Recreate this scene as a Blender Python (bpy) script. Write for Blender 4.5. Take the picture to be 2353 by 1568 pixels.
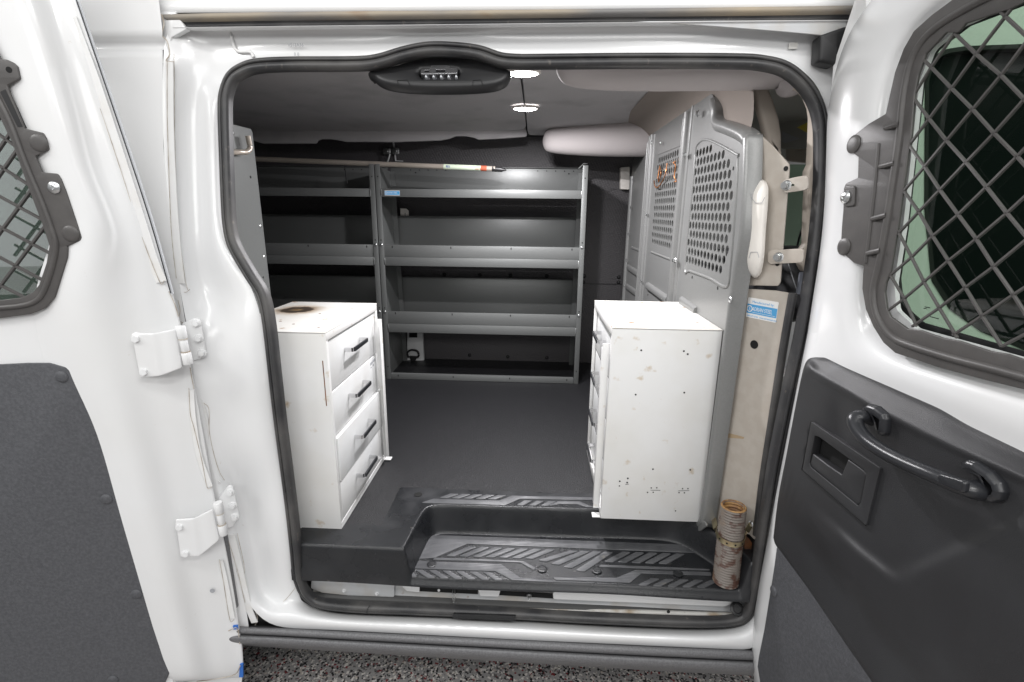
import bpy, bmesh, math, random
from mathutils import Vector as V, Matrix
random.seed(7)
for o in list(bpy.data.objects): bpy.data.objects.remove(o)
S = bpy.context.scene
COL = S.collection

# ---------------------------------------------------------------- camera
F, YAW, PITCH, ROLL = 1145.17, .0459, .25345, .01137
CAM = V((0, -1.05, 1.42))
def _axes():
    cy, sy, cp, sp = math.cos(YAW), math.sin(YAW), math.cos(PITCH), math.sin(PITCH)
    fw = V((-sy*cp, cy*cp, -sp)); rt = V((cy, sy, 0)); up = rt.cross(fw)
    c, s = math.cos(ROLL), math.sin(ROLL)
    return rt*c+up*s, up*c-rt*s, fw
RT, UP, FW = _axes()
cd = bpy.data.cameras.new('camera'); co = bpy.data.objects.new('camera', cd); COL.objects.link(co)
cd.sensor_width = 36; cd.lens = F/2353*36; cd.clip_start = .01; cd.clip_end = 200
co.matrix_world = Matrix(((RT.x, UP.x, -FW.x, CAM.x), (RT.y, UP.y, -FW.y, CAM.y), (RT.z, UP.z, -FW.z, CAM.z), (0, 0, 0, 1)))
S.camera = co
# ---------------------------------------------------------------- studio light: white surroundings, ceiling tubes, added fill lamps
W = bpy.data.worlds.new('World'); S.world = W; W.use_nodes = True
bg = W.node_tree.nodes['Background']; bg.inputs[0].default_value = (.97, .985, 1, 1); bg.inputs[1].default_value = .50
def area(name, loc, target, sx, sy, power, col=(1, .99, .975)):
    l = bpy.data.lights.new(name, 'AREA'); l.shape = 'RECTANGLE'; l.size = sx; l.size_y = sy; l.energy = power; l.color = col
    o = bpy.data.objects.new(name, l); COL.objects.link(o); o.location = loc
    o.rotation_euler = (V(target)-V(loc)).to_track_quat('-Z', 'Y').to_euler()
    return o
area('tube_and_fill_light', (-.3, -1.3, 3.2), (-.3, -1.0, 0), 2.6, .2, 22)
area('tube_and_fill_light', (-2.6, -1.6, 3.2), (-.6, -.3, 1.2), 2.0, .2, 42)  # extra lamp added on the left to brighten body side and open door
area('tube_and_fill_light', (1.3, -2.1, 3.3), (.4, -.6, .6), 1.6, .15, 34)
area('tube_and_fill_light', (0, -3.6, 2.7), (0, .6, 1.1), 3.6, .6, 48)  # added frontal fill aimed into the van, not a ceiling fitting
S.render.engine = 'CYCLES'
S.view_settings.view_transform = 'Standard'; S.view_settings.look = 'None'
S.view_settings.exposure = -0.03; S.view_settings.gamma = 1
S.cycles.max_bounces = 10; S.cycles.transparent_max_bounces = 12

# ---------------------------------------------------------------- pixel -> place (pixels of a 2353 x 1568 view)
def ray(u, v): return (RT*(u-1176.5)-UP*(v-784))/F+FW
def PY(u, v, y): r = ray(u, v); return CAM+r*((y-CAM.y)/r.y)
def PZ(u, v, z): r = ray(u, v); return CAM+r*((z-CAM.z)/r.z)
def PX(u, v, x): r = ray(u, v); return CAM+r*((x-CAM.x)/r.x)
def lean(z):
    t = min(1, max(0, (z-1.0)/.85)); return .10*t*t*(3-2*t)
def PB(u, v, y0=0.0):          # on the body side, which leans in towards the roof
    y = y0
    for i in range(12):
        p = PY(u, v, y); y = y*.4+(y0+lean(p.z))*.6
    return PY(u, v, y)
class Fr:
    def __init__(s, o, ex, ey):
        s.o, s.ex, s.ey = V(o), V(ex).normalized(), V(ey).normalized(); s.n = s.ex.cross(s.ey)
    def at(s, u, v, h=0.0):
        r = ray(u, v); o = s.o+s.n*h; t = (o-CAM).dot(s.n)/r.dot(s.n); return CAM+r*t
    def uv(s, p): d = p-s.o; return (d.dot(s.ex), d.dot(s.ey))
    def to(s, a, b, c=0.0): return s.o+s.ex*a+s.ey*b+s.n*c
    def mat(s, c=0.0):
        o = s.o+s.n*c
        return Matrix(((s.ex.x, s.ey.x, s.n.x, o.x), (s.ex.y, s.ey.y, s.n.y, o.y), (s.ex.z, s.ey.z, s.n.z, o.z), (0, 0, 0, 1)))
def FY(y): return Fr((0, y, 0), (1, 0, 0), (0, 0, 1))
def FZp(z): return Fr((0, 0, z), (1, 0, 0), (0, 1, 0))
def FX(x): return Fr((x, 0, 0), (0, -1, 0), (0, 0, 1))      # seen from -x
def FXp(x): return Fr((x, 0, 0), (0, 1, 0), (0, 0, 1))      # seen from +x
DL = Fr((-.75, -.06, 0), (.985, .174, 0), (0, 0, 1))
DR = Fr((.558, -.03, 0), (.1426, -.9898, 0), (0, 0, 1))
PT = FX(.478)
# zoomed views of the photograph the outlines were read from
def view(ox, oy, k): return lambda *p: [(ox+x*k, oy+y*k) for x, y in p]
cA = view(0, 0, .3335); cB = view(0, 522.8, .3335); cC = view(0, 1045.6, .3335)
c4 = view(517, 0, .33346); c5 = view(1149, 0, .33346); c6 = view(1723.4, 0, .33346); c7 = view(1723.4, 522.8, .33346); c8 = view(1723.4, 1045.6, .33346)
s1 = view(517, 287.2, .25646); s2 = view(861.7, 517, .25646); s3 = view(1263.8, 258.5, .29309); s4 = view(574.5, 660.6, .3848)
s5 = view(1292.5, 660.6, .3848); s6 = view(631.9, 1091.5, .25646); s7 = view(1148.9, 1091.5, .30411)
r1 = view(0, 114.9, .4031); r2 = view(1694.7, 143.6, .3665); r4 = view(890.4, 1062.8, .31738); r5 = view(1780.8, 861.7, .25646); ident = view(0, 0, 1)

# ---------------------------------------------------------------- materials
MATS = {}
def mat(name, c, rough=.5, metal=0.0, c2=None, scale=8, lo=.4, hi=.6, detail=4, bump=0.0, bscale=200, rough2=None, coat=0.0, spec=.5, emit=None, estr=0, c3=None, s3=40, lo3=.6, hi3=.7, stretch=None, bump2=0, b2scale=30):
    m = bpy.data.materials.new(name); m.use_nodes = True; N = m.node_tree.nodes; L = m.node_tree.links; b = N['Principled BSDF']
    b.inputs['Base Color'].default_value = (*c, 1); b.inputs['Roughness'].default_value = rough; b.inputs['Metallic'].default_value = metal
    b.inputs['Specular IOR Level'].default_value = spec; b.inputs['Coat Weight'].default_value = coat; b.inputs['Coat Roughness'].default_value = .08
    tc = N.new('ShaderNodeTexCoord'); src = tc.outputs['Object']
    if stretch:
        mp = N.new('ShaderNodeMapping'); mp.inputs['Scale'].default_value = stretch; L.new(src, mp.inputs[0]); src = mp.outputs[0]
    def noise(sc, det=4):
        n = N.new('ShaderNodeTexNoise'); n.inputs['Scale'].default_value = sc; n.inputs['Detail'].default_value = det; L.new(src, n.inputs['Vector']); return n
    def ramp(n, a, bb):
        r = N.new('ShaderNodeMapRange'); r.inputs[1].default_value = a; r.inputs[2].default_value = bb; L.new(n.outputs[0], r.inputs[0]); return r
    out = None
    if c2:
        r = ramp(noise(scale, detail), lo, hi); mx = N.new('ShaderNodeMixRGB'); mx.inputs[1].default_value = (*c, 1); mx.inputs[2].default_value = (*c2, 1)
        L.new(r.outputs[0], mx.inputs[0]); out = mx.outputs[0]
        if rough2 is not None:
            q = N.new('ShaderNodeMapRange'); q.inputs[3].default_value = rough; q.inputs[4].default_value = rough2; L.new(r.outputs[0], q.inputs[0]); L.new(q.outputs[0], b.inputs['Roughness'])
    if c3:
        r = ramp(noise(s3, 3), lo3, hi3); mx = N.new('ShaderNodeMixRGB'); mx.inputs[2].default_value = (*c3, 1)
        if out: L.new(out, mx.inputs[1])
        else: mx.inputs[1].default_value = (*c, 1)
        L.new(r.outputs[0], mx.inputs[0]); out = mx.outputs[0]
    if out: L.new(out, b.inputs['Base Color'])
    nrm = None
    if bump:
        n = noise(bscale, 2); bp = N.new('ShaderNodeBump'); bp.inputs['Strength'].default_value = bump; bp.inputs['Distance'].default_value = .002
        L.new(n.outputs[0], bp.inputs['Height']); nrm = bp
    if bump2:
        n = noise(b2scale, 2); bp = N.new('ShaderNodeBump'); bp.inputs['Strength'].default_value = bump2; bp.inputs['Distance'].default_value = .004
        L.new(n.outputs[0], bp.inputs['Height'])
        if nrm: L.new(nrm.outputs[0], bp.inputs['Normal'])
        nrm = bp
    if nrm: L.new(nrm.outputs[0], b.inputs['Normal'])
    if emit: b.inputs['Emission Color'].default_value = (*emit, 1); b.inputs['Emission Strength'].default_value = estr
    MATS[name] = m; return m
M = MATS
mat('white', (.765, .77, .775), .24, coat=.25, c2=(.73, .73, .725), scale=3, lo=.45, hi=.75, c3=(.60, .56, .50), s3=55, lo3=.76, hi3=.84, bump2=.06, b2scale=14)
mat('white_dirty', (.66, .65, .62), .45, c2=(.42, .34, .25), scale=22, lo=.52, hi=.72, c3=(.20, .11, .06), s3=60, lo3=.66, hi3=.76)
mat('white_sill', (.55, .56, .57), .4, c2=(.48, .45, .41), scale=12, lo=.45, hi=.7, c3=(.25, .16, .10), s3=45, lo3=.68, hi3=.78)
mat('sealer', (.76, .76, .755), .4, c2=(.73, .72, .70), scale=25, lo=.5, hi=.7, c3=(.45, .38, .30), s3=70, lo3=.72, hi3=.84)
mat('crack', (.34, .28, .22), .8, c2=(.56, .52, .46), scale=40)
mat('rubber', (.030, .030, .032), .40, c2=(.10, .096, .092), scale=9, lo=.42, hi=.78, rough2=.55, c3=(.17, .15, .13), s3=70, lo3=.66, hi3=.85, stretch=(1, 1, 1))
mat('drip', (.19, .185, .18), .6, c2=(.36, .30, .22), scale=9, lo=.42, hi=.62, c3=(.24, .13, .06), s3=14, lo3=.58, hi3=.72, stretch=(.35, 1, 1))
mat('black', (.014, .014, .015), .45)
mat('hole', (.006, .006, .006), .9)
mat('mat_black', (.014, .015, .017), .27, c2=(.028, .029, .032), scale=9, lo=.45, hi=.75, rough2=.5, bump=.25, bscale=900, c3=(.13, .12, .11), s3=45, lo3=.72, hi3=.85)
mat('pad', (.105, .107, .113), .36, c2=(.06, .062, .067), scale=14, lo=.45, hi=.7, rough2=.5, c3=(.20, .19, .17), s3=35, lo3=.68, hi3=.85)
mat('floor_rubber', (.010, .010, .0115), .40, c2=(.045, .046, .050), scale=300, lo=.5, hi=.78, bump=1.0, bscale=420, detail=2)
mat('cladding', (.12, .12, .125), .40, c2=(.16, .16, .166), scale=240, lo=.4, hi=.6, bump=.35, bscale=650)
mat('board', (.066, .068, .075), .6, c2=(.092, .094, .103), scale=160, lo=.35, hi=.7, bump=.35, bscale=500)
mat('trim', (.022, .022, .024), .44, c2=(.030, .031, .034), scale=5, lo=.4, hi=.65, rough2=.5, bump=.25, bscale=900, c3=(.085, .095, .11), s3=6, lo3=.64, hi3=.85)
mat('trim_gloss', (.020, .021, .024), .30, bump=.1, bscale=700)
mat('guard', (.072, .068, .066), .42, c2=(.088, .083, .080), scale=30, lo=.4, hi=.7, bump=.15, bscale=700)
mat('steel', (.162, .167, .164), .38, metal=.3, c2=(.17, .177, .175), scale=300, lo=.35, hi=.7, bump=.12, bscale=800)
mat('bulk', (.22, .222, .218), .34, metal=.25, c2=(.24, .242, .238), scale=260, lo=.35, hi=.7, bump=.06, bscale=700)
mat('beige', (.44, .395, .345), .45, c2=(.47, .43, .38), scale=40, bump=.1, bscale=700, c3=(.36, .26, .16), s3=7, lo3=.72, hi3=.86)
mat('beige_plastic', (.60, .53, .46), .5, bump=.05, bscale=600)
mat('cream', (.80, .765, .715), .4)
mat('cloth', (.40, .388, .393), .95, c2=(.48, .467, .472), scale=500, lo=.3, hi=.7, bump=.5, bscale=700, c3=(.33, .32, .325), s3=6, lo3=.5, hi3=.8)
mat('cloth_beige', (.50, .465, .462), .9, bump=.3, bscale=600)
mat('cloth_tan', (.26, .225, .20), .92, bump=.3, bscale=600)
mat('cabinet', (.77, .77, .765), .34, c2=(.70, .69, .66), scale=6, lo=.45, hi=.8, c3=(.46, .33, .18), s3=26, lo3=.65, hi3=.82)
mat('drawer', (.72, .73, .73), .28, c2=(.68, .68, .67), scale=8)
mat('rust', (.22, .085, .03), .8, c2=(.10, .05, .03), scale=60)
mat('chrome', (.75, .75, .76), .12, metal=1)
mat('zinc', (.62, .63, .63), .3, metal=1)
mat('zinc_gold', (.55, .48, .30), .35, metal=.9, c2=(.4, .32, .2), scale=40)
mat('blue', (.08, .36, .68), .5)
mat('blue_tape', (.03, .15, .52), .6)
mat('paper', (.82, .82, .81), .5)
mat('green_label', (.58, .66, .52), .5)
mat('red_print', (.45, .10, .05), .6)
mat('blue_print', (.03, .07, .35), .6)
mat('grey_print', (.35, .36, .38), .7)
mat('yellow', (.65, .55, .08), .5)
mat('copper', (.40, .17, .07), .4, metal=.7)
mat('pole', (.46, .41, .35), .3, metal=.4, c2=(.54, .48, .42), scale=30, stretch=(.2, 1, 1))
mat('hose_in', (.42, .24, .09), .6, c2=(.22, .11, .05), scale=60)
mat('leather', (.018, .018, .020), .5, bump=.3, bscale=400)
mat('led', (1, 1, 1), .5, emit=(1, .99, 1), estr=40)
mat('clear', (.7, .72, .75), .12, metal=.2)
mat('lamp_chrome', (.30, .30, .31), .15, metal=.8)
mat('shell', (.10, .10, .10), .9)
mat('cab_dark', (.32, .32, .29), .8)
mat('green_glass', (.10, .14, .105), .15)
mat('window_dark', (.006, .009, .009), .3, spec=.08)
mat('body_white', (.80, .80, .80), .2, coat=.5)
mat('grey_blue', (.22, .235, .28), .6)
# honeycomb liner
def liner():
    m = mat('liner', (.08, .076, .08), .5); N = m.node_tree.nodes; L = m.node_tree.links; b = N['Principled BSDF']
    tc = N.new('ShaderNodeTexCoord'); v = N.new('ShaderNodeTexVoronoi'); v.inputs['Scale'].default_value = 75; v.inputs['Randomness'].default_value = .25
    mp = N.new('ShaderNodeMapping'); mp.inputs['Scale'].default_value = (1, .2, 1.25); mp.inputs['Rotation'].default_value = (0, .4, 0)
    L.new(tc.outputs['Object'], mp.inputs[0]); L.new(mp.outputs[0], v.inputs['Vector'])
    bp = N.new('ShaderNodeBump'); bp.inputs['Strength'].default_value = .9; bp.inputs['Distance'].default_value = .003; bp.invert = True
    L.new(v.outputs['Distance'], bp.inputs['Height']); L.new(bp.outputs[0], b.inputs['Normal'])
liner()
def ribs():
    m = M['pad']; N = m.node_tree.nodes; L = m.node_tree.links; b = N['Principled BSDF']
    tc = N.new('ShaderNodeTexCoord'); w = N.new('ShaderNodeTexWave'); w.bands_direction = 'Y'; w.inputs['Scale'].default_value = 55; w.inputs['Distortion'].default_value = 0
    L.new(tc.outputs['Object'], w.inputs['Vector']); bp = N.new('ShaderNodeBump'); bp.inputs['Strength'].default_value = .6; bp.inputs['Distance'].default_value = .0012
    L.new(w.outputs['Fac'], bp.inputs['Height']); L.new(bp.outputs[0], b.inputs['Normal'])
ribs()
def flakes():
    m = mat('flake_floor', (.3, .3, .3), .35); N = m.node_tree.nodes; L = m.node_tree.links; b = N['Principled BSDF']
    tc = N.new('ShaderNodeTexCoord'); v = N.new('ShaderNodeTexVoronoi'); v.inputs['Scale'].default_value = 170; L.new(tc.outputs['Object'], v.inputs['Vector'])
    sp = N.new('ShaderNodeSeparateColor'); L.new(v.outputs['Color'], sp.inputs[0])
    cr = N.new('ShaderNodeValToRGB'); cr.color_ramp.interpolation = 'CONSTANT'; e = cr.color_ramp.elements
    e[0].position = 0; e[0].color = (.36, .35, .345, 1); e[1].position = .42; e[1].color = (.015, .015, .017, 1)
    for p, c in ((.56, (.40, .39, .38)), (.68, (.75, .72, .68)), (.81, (.22, .025, .03)), (.85, (.14, .13, .13)), (.95, (.55, .50, .45))):
        x = e.new(p); x.color = (*c, 1)
    L.new(sp.outputs[0], cr.inputs[0]); L.new(cr.outputs[0], b.inputs['Base Color'])
flakes()
def glass(name, tint, ior):
    m = bpy.data.materials.new(name); m.use_nodes = True; N = m.node_tree.nodes; L = m.node_tree.links
    N.remove(N['Principled BSDF']); o = N['Material Output']
    t = N.new('ShaderNodeBsdfTransparent'); t.inputs[0].default_value = (*tint, 1); g = N.new('ShaderNodeBsdfGlossy'); g.inputs['Roughness'].default_value = .01
    fr = N.new('ShaderNodeFresnel'); fr.inputs[0].default_value = ior; mx = N.new('ShaderNodeMixShader')
    ge = N.new('ShaderNodeNewGeometry'); inv = N.new('ShaderNodeMath'); inv.operation = 'SUBTRACT'; inv.inputs[0].default_value = 1; L.new(ge.outputs['Backfacing'], inv.inputs[1])
    mu = N.new('ShaderNodeMath'); mu.operation = 'MULTIPLY'; L.new(fr.outputs[0], mu.inputs[0]); L.new(inv.outputs[0], mu.inputs[1])
    L.new(mu.outputs[0], mx.inputs[0]); L.new(t.outputs[0], mx.inputs[1]); L.new(g.outputs[0], mx.inputs[2]); L.new(mx.outputs[0], o.inputs['Surface'])
    MATS[name] = m
glass('tint_glass', (.60, .70, .61), 1.45)
glass('tint_glass_deep', (.45, .54, .49), 7.5)

# ---------------------------------------------------------------- object helpers
OFF = {None: V((0, 0, 0))}
def thing(name, label, cat, loc, group=None):
    o = bpy.data.objects.new(name, None); COL.objects.link(o); o.location = loc; o.empty_display_size = .05
    o['label'] = label; o['category'] = cat
    if group: o['group'] = group
    OFF[o.name] = V(loc); return o
def off(p): return OFF[p.name] if p else V((0, 0, 0))
def link(name, me, m, parent, smooth=42):
    o = bpy.data.objects.new(name, me); COL.objects.link(o)
    if m is not None and not me.materials: me.materials.append(M[m])
    if parent: o.parent = parent
    OFF[o.name] = off(parent)
    if smooth:
        me.polygons.foreach_set('use_smooth', [True]*len(me.polygons))
        if smooth < 180: me.set_sharp_from_angle(angle=math.radians(smooth))
    return o
def obj(name, verts, faces, m, parent, smooth=42, local=False):
    d = V((0, 0, 0)) if local else off(parent)
    me = bpy.data.meshes.new(name); me.from_pydata([tuple(V(v)-d) for v in verts], [], faces); me.update()
    return link(name, me, m, parent, smooth)
def tag(o, label, cat, group=None, kind=None):
    if label: o['label'] = label
    if cat: o['category'] = cat
    if group: o['group'] = group
    if kind: o['kind'] = kind
    return o
def fillet(pts, r, seg=5):
    out = []; n = len(pts)
    for i in range(n):
        a, b, c = V((*pts[i-1], 0)), V((*pts[i], 0)), V((*pts[(i+1) % n], 0))
        d1, d2 = a-b, c-b; l1, l2 = d1.length, d2.length
        if l1 < 1e-6 or l2 < 1e-6: continue
        d1 /= l1; d2 /= l2; cosang = max(-1, min(1, d1.dot(d2))); ang = math.acos(cosang)
        rr = r[i] if isinstance(r, (list, tuple)) else r
        if rr <= 0 or ang > 3.05: out.append((b.x, b.y)); continue
        t = min(rr/math.tan(ang/2), l1*.48, l2*.48)
        p, q = b+d1*t, b+d2*t
        for k in range(seg+1):
            s = k/seg; w = p*(1-s)**2+b*2*s*(1-s)+q*s*s; out.append((w.x, w.y))
    return out
def catmull(pts, n=6, closed=False):
    P = [V(p) for p in pts]; N = len(P); out = []
    rng = range(N) if closed else range(N-1)
    for i in rng:
        p0 = P[i-1] if (closed or i > 0) else P[0]*2-P[1]
        p1, p2 = P[i], P[(i+1) % N]
        p3 = P[(i+2) % N] if (closed or i+2 < N) else P[-1]*2-P[-2]
        for k in range(n):
            t = k/n
            out.append(((p1*2)+(p2-p0)*t+(p0*2-p1*5+p2*4-p3)*t*t+(p1*3-p0-p2*3+p3)*t**3)*.5)
    if not closed: out.append(P[-1])
    return out
DG = bpy.context.evaluated_depsgraph_get
def plate2(name, outer, fr, h0, h1, m, parent, holes=(), bevel=0.0, res=2, smooth=42):
    cu = bpy.data.curves.new('c', 'CURVE'); cu.dimensions = '2D'; cu.fill_mode = 'BOTH'
    bevel = min(bevel, (h1-h0)*.49)
    cu.extrude = max(0, (h1-h0)/2-bevel); cu.bevel_depth = bevel; cu.bevel_resolution = res
    if bevel > .0025: cu.offset = -bevel
    for pts in [outer]+list(holes):
        s = cu.splines.new('POLY'); s.points.add(len(pts)-1); s.use_cyclic_u = True
        for p, q in zip(s.points, pts): p.co = (q[0], q[1], 0, 1)
    co_ = bpy.data.objects.new('c', cu); COL.objects.link(co_)
    me = bpy.data.meshes.new_from_object(co_.evaluated_get(DG())); bpy.data.objects.remove(co_); bpy.data.curves.remove(cu)
    me.name = name; mw = Matrix.Translation(-off(parent)) @ fr.mat((h0+h1)/2); me.transform(mw)
    bm = bmesh.new(); bm.from_mesh(me); bmesh.ops.remove_doubles(bm, verts=bm.verts, dist=1e-6); bmesh.ops.recalc_face_normals(bm, faces=bm.faces); bm.to_mesh(me); bm.free()
    me.materials.clear()
    return link(name, me, m, parent, smooth)
def pts2(px, fr, h, r=0.0, smooth=0, seg=5):
    q = [fr.uv(fr.at(u, v, h)) for u, v in px]
    if smooth: q = [(p.x, p.y) for p in catmull([(a, b, 0) for a, b in q], smooth, True)]
    elif r: q = fillet(q, r, seg)
    return q
def plate(name, px, fr, h0, h1, m, parent, holes=(), bevel=0.0, r=0.0, smooth=0, hr=0.0, hsmooth=0, res=2):
    return plate2(name, pts2(px, fr, h1, r, smooth), fr, h0, h1, m, parent, [pts2(h, fr, h1, hr, hsmooth) for h in holes], bevel, res)
def grid(name, rows, m, parent, sub=2, closed=False, thick=0.0, smooth=60, cyc=False):
    n = len(rows[0]); verts = [p for r in rows for p in r]; f = []
    R = len(rows)
    for i in range(R if cyc else R-1):
        for j in range(n if closed else n-1):
            a = i*n+j; b = i*n+(j+1) % n; c = ((i+1) % R)*n+(j+1) % n; d = ((i+1) % R)*n+j; f.append((a, b, c, d))
    o = obj(name, verts, f, m, parent, smooth=180)
    if thick: s = o.modifiers.new('s', 'SOLIDIFY'); s.thickness = thick; s.offset = -1
    if sub: s = o.modifiers.new('u', 'SUBSURF'); s.levels = sub; s.render_levels = sub
    return o
def sweep(name, path, prof, m, parent, closed=False, up=None, scale=None, caps=True, smooth=50):
    # prof in (side, up); side = tangent x up
    P = [V(p) for p in path]; n = len(P); k = len(prof); verts = []; f = []
    for i, p in enumerate(P):
        if closed: t = P[(i+1) % n]-P[i-1]
        else: t = P[min(i+1, n-1)]-P[max(i-1, 0)]
        t.normalize(); u = V(up[i]) if isinstance(up, list) else V(up or (0, 0, 1))
        sd = t.cross(u); sd.normalize(); w = sd.cross(t)
        sc = scale[i] if scale else 1
        for a, b in prof: verts.append(p+sd*a*sc+w*b*sc)
    for i in range(n if closed else n-1):
        for j in range(k): f.append((i*k+j, i*k+(j+1) % k, ((i+1) % n)*k+(j+1) % k, ((i+1) % n)*k+j))
    if caps and not closed: f.append(tuple(range(k-1, -1, -1))); f.append(tuple((n-1)*k+j for j in range(k)))
    o = obj(name, verts, f, m, parent, smooth)
    bm = bmesh.new(); bm.from_mesh(o.data); bmesh.ops.recalc_face_normals(bm, faces=bm.faces); bm.to_mesh(o.data); bm.free()
    return o
def circ(r, n=10, ry=None): return [(r*math.cos(2*math.pi*i/n), (ry or r)*math.sin(2*math.pi*i/n)) for i in range(n)]
def tube(name, path, r, m, parent, n=10, scale=None, closed=False):
    P = [V(p) for p in path]; d = (P[-1]-P[0]) if not closed else V((0, 0, 1))
    up = (0, 0, 1) if abs(d.normalized().z) < .8 else (0, 1, 0)
    return sweep(name, path, circ(r, n), m, parent, up=up, scale=scale, closed=closed)
def box(name, lo, hi, m, parent, bevel=.0015, seg=2, local=False):
    bm = bmesh.new(); bmesh.ops.create_cube(bm, size=1)
    lo, hi = V(lo), V(hi); d = V((0, 0, 0)) if local else off(parent)
    for v in bm.verts: v.co = V(((lo.x+hi.x)/2+v.co.x*(hi.x-lo.x), (lo.y+hi.y)/2+v.co.y*(hi.y-lo.y), (lo.z+hi.z)/2+v.co.z*(hi.z-lo.z)))-d
    if bevel: bmesh.ops.bevel(bm, geom=bm.edges[:], offset=min(bevel, .3*min(hi-lo)), segments=seg, affect='EDGES', profile=.5)
    me = bpy.data.meshes.new(name); bm.to_mesh(me); bm.free(); return link(name, me, m, parent, 35)
def lathe_mesh(name, prof, n, m):
    verts = []; f = []; k = len(prof)
    for i in range(n):
        a = 2*math.pi*i/n
        for r, z in prof: verts.append((r*math.cos(a), r*math.sin(a), z))
    for i in range(n):
        for j in range(k-1): f.append((i*k+j, ((i+1) % n)*k+j, ((i+1) % n)*k+j+1, i*k+j+1))
    f.append(tuple(i*k+k-1 for i in range(n)))
    me = bpy.data.meshes.new(name); me.from_pydata(verts, [], f); me.update(); me.materials.append(M[m])
    me.polygons.foreach_set('use_smooth', [True]*len(me.polygons)); me.set_sharp_from_angle(angle=.6); return me
def place(name, me, p, n, parent, s=1.0, roll=0.0):
    o = bpy.data.objects.new(name, me); COL.objects.link(o); o.parent = parent
    q = V(n).to_track_quat('Z', 'Y'); o.rotation_mode = 'QUATERNION'; o.rotation_quaternion = q @ Matrix.Rotation(roll, 3, 'Z').to_quaternion()
    o.location = V(p)-off(parent); o.scale = (s, s, s); OFF[o.name] = V(p); return o
def bolt_mesh(name, m):
    bm = bmesh.new()
    a = bmesh.ops.create_cone(bm, cap_ends=True, segments=18, radius1=.0125, radius2=.0105, depth=.003); bmesh.ops.translate(bm, verts=a['verts'], vec=(0, 0, .0015))
    b = bmesh.ops.create_cone(bm, cap_ends=True, segments=6, radius1=.0085, radius2=.0085, depth=.008)
    bmesh.ops.translate(bm, verts=b['verts'], vec=(0, 0, .007)); bmesh.ops.bevel(bm, geom=list({e for v in b['verts'] for e in v.link_edges}), offset=.0009, segments=2, affect='EDGES')
    me = bpy.data.meshes.new(name); bm.to_mesh(me); bm.free(); me.materials.append(M[m]); return me
BOLT_W = bolt_mesh('bolt', 'white'); BOLT_Z = bolt_mesh('bolt_zinc', 'zinc')
SCREW = lathe_mesh('screw', [(.006, 0), (.006, .001), (.0045, .0025), (.002, .003), (.0015, .0022)], 12, 'zinc')
PLUG = lathe_mesh('plug', [(.0125, 0), (.0125, .0012), (.011, .0028), (.008, .004), (.003, .0046)], 18, 'board')
GPLUG = lathe_mesh('guard_plug', [(.0125, 0), (.0125, .001), (.011, .0022), (.008, .003), (.003, .0034)], 18, 'guard')
PIN = lathe_mesh('hole_mark', [(.0032, 0), (.0032, .0003)], 10, 'hole')
def text(name, s, fr, a, b, h, size, m, parent, depth=.0002, align='LEFT', sx=1.0, rot=0.0):
    cu = bpy.data.curves.new('t', 'FONT'); cu.body = s; cu.size = size; cu.align_x = align; cu.extrude = depth
    o = bpy.data.objects.new('t', cu); COL.objects.link(o); me = bpy.data.meshes.new_from_object(o.evaluated_get(DG())); bpy.data.objects.remove(o); bpy.data.curves.remove(cu)
    me.name = name; me.materials.clear()
    me.transform(Matrix.Translation(-off(parent)) @ fr.mat(h) @ Matrix.Translation((a, b, 0)) @ Matrix.Rotation(rot, 4, 'Z') @ Matrix.Diagonal((sx, 1, 1, 1)))
    return link(name, me, m, parent, 0)
def lerp(a, b, t): return a+(b-a)*t
def interp(tab, x):
    if x <= tab[0][0]: return tab[0][1]
    for (x0, y0), (x1, y1) in zip(tab, tab[1:]):
        if x <= x1: return lerp(y0, y1, (x-x0)/(x1-x0) if x1 > x0 else 0)
    return tab[-1][1]
def sstep(a, b, x):
    t = min(1, max(0, (x-a)/(b-a))); return t*t*(3-2*t)

# ================================================================ SETTING
gs = 14
g = obj('ground', [(-gs, -gs, 0), (gs, -gs, 0), (gs, gs, 0), (-gs, gs, 0)], [(0, 1, 2, 3)], 'flake_floor', None, 0); g['kind'] = 'structure'

# ================================================================ VAN
VAN = thing('cargo_van', 'white cargo van with both side doors swung open and an emptied work interior', 'van', (0, .9, 0))
FZ, SZ = .576, .497
# ---- ring of painted sheet metal round the door opening: stations from outer edge to seal
def st(a, b, c, d, e): return (a, b, c, d, e)
RING = []
def addst(a, e, ys, mids=None):
    a, e = V((*a, 0)), V((*e, 0)); f = mids or (.25, .55, .8)
    p = [a]+[a+(e-a)*t for t in f]+[e]
    RING.append([PB(q.x, q.y, y) for q, y in zip(p, ys)])
def addrow(v, us, ys): RING.append([PB(u, v, y) for u, y in zip(us, ys)])
YL = (.0, .010, .062, .030, .05)
for v, us in ((1382, (563, 585, 606, 650, 690)), (1312, (543, 564, 590, 632, 674)), (1222, (520, 547, 575, 622, 664)), (1126, (500, 520, 552, 612, 654)), (1046, (478, 494, 535, 602, 641)),
              (906, (450, 480, 522, 582, 622)), (760, (432, 455, 500, 560, 607)), (690, (418, 438, 478, 550, 590)), (640, (410, 427, 465, 525, 568)), (580, (402, 418, 455, 500, 528)), (523, (393, 412, 455, 490, 512)),
              (467, (385, 408, 452, 485, 508)), (333, (375, 403, 448, 483, 503)), (245, (373, 401, 446, 480, 500))):
    addrow(v, us, (.0, .010, .028, .022, .05) if 740 < v < 1060 else ((.0, .012, .078, .040, .05) if v in (640, 690, 1126) else YL))
YT = (.038, .05, .052, .049, .05)
addst((374, 130), (504, 208), (.0, .012, .04, .05, .05)); addst((382, 66), (516, 180), (.012, .03, .045, .05, .05)); addst((420, 63), (536, 158), YT); addst((500, 62), (567, 144), YT); addst((570, 62), (600, 137), YT)
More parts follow.
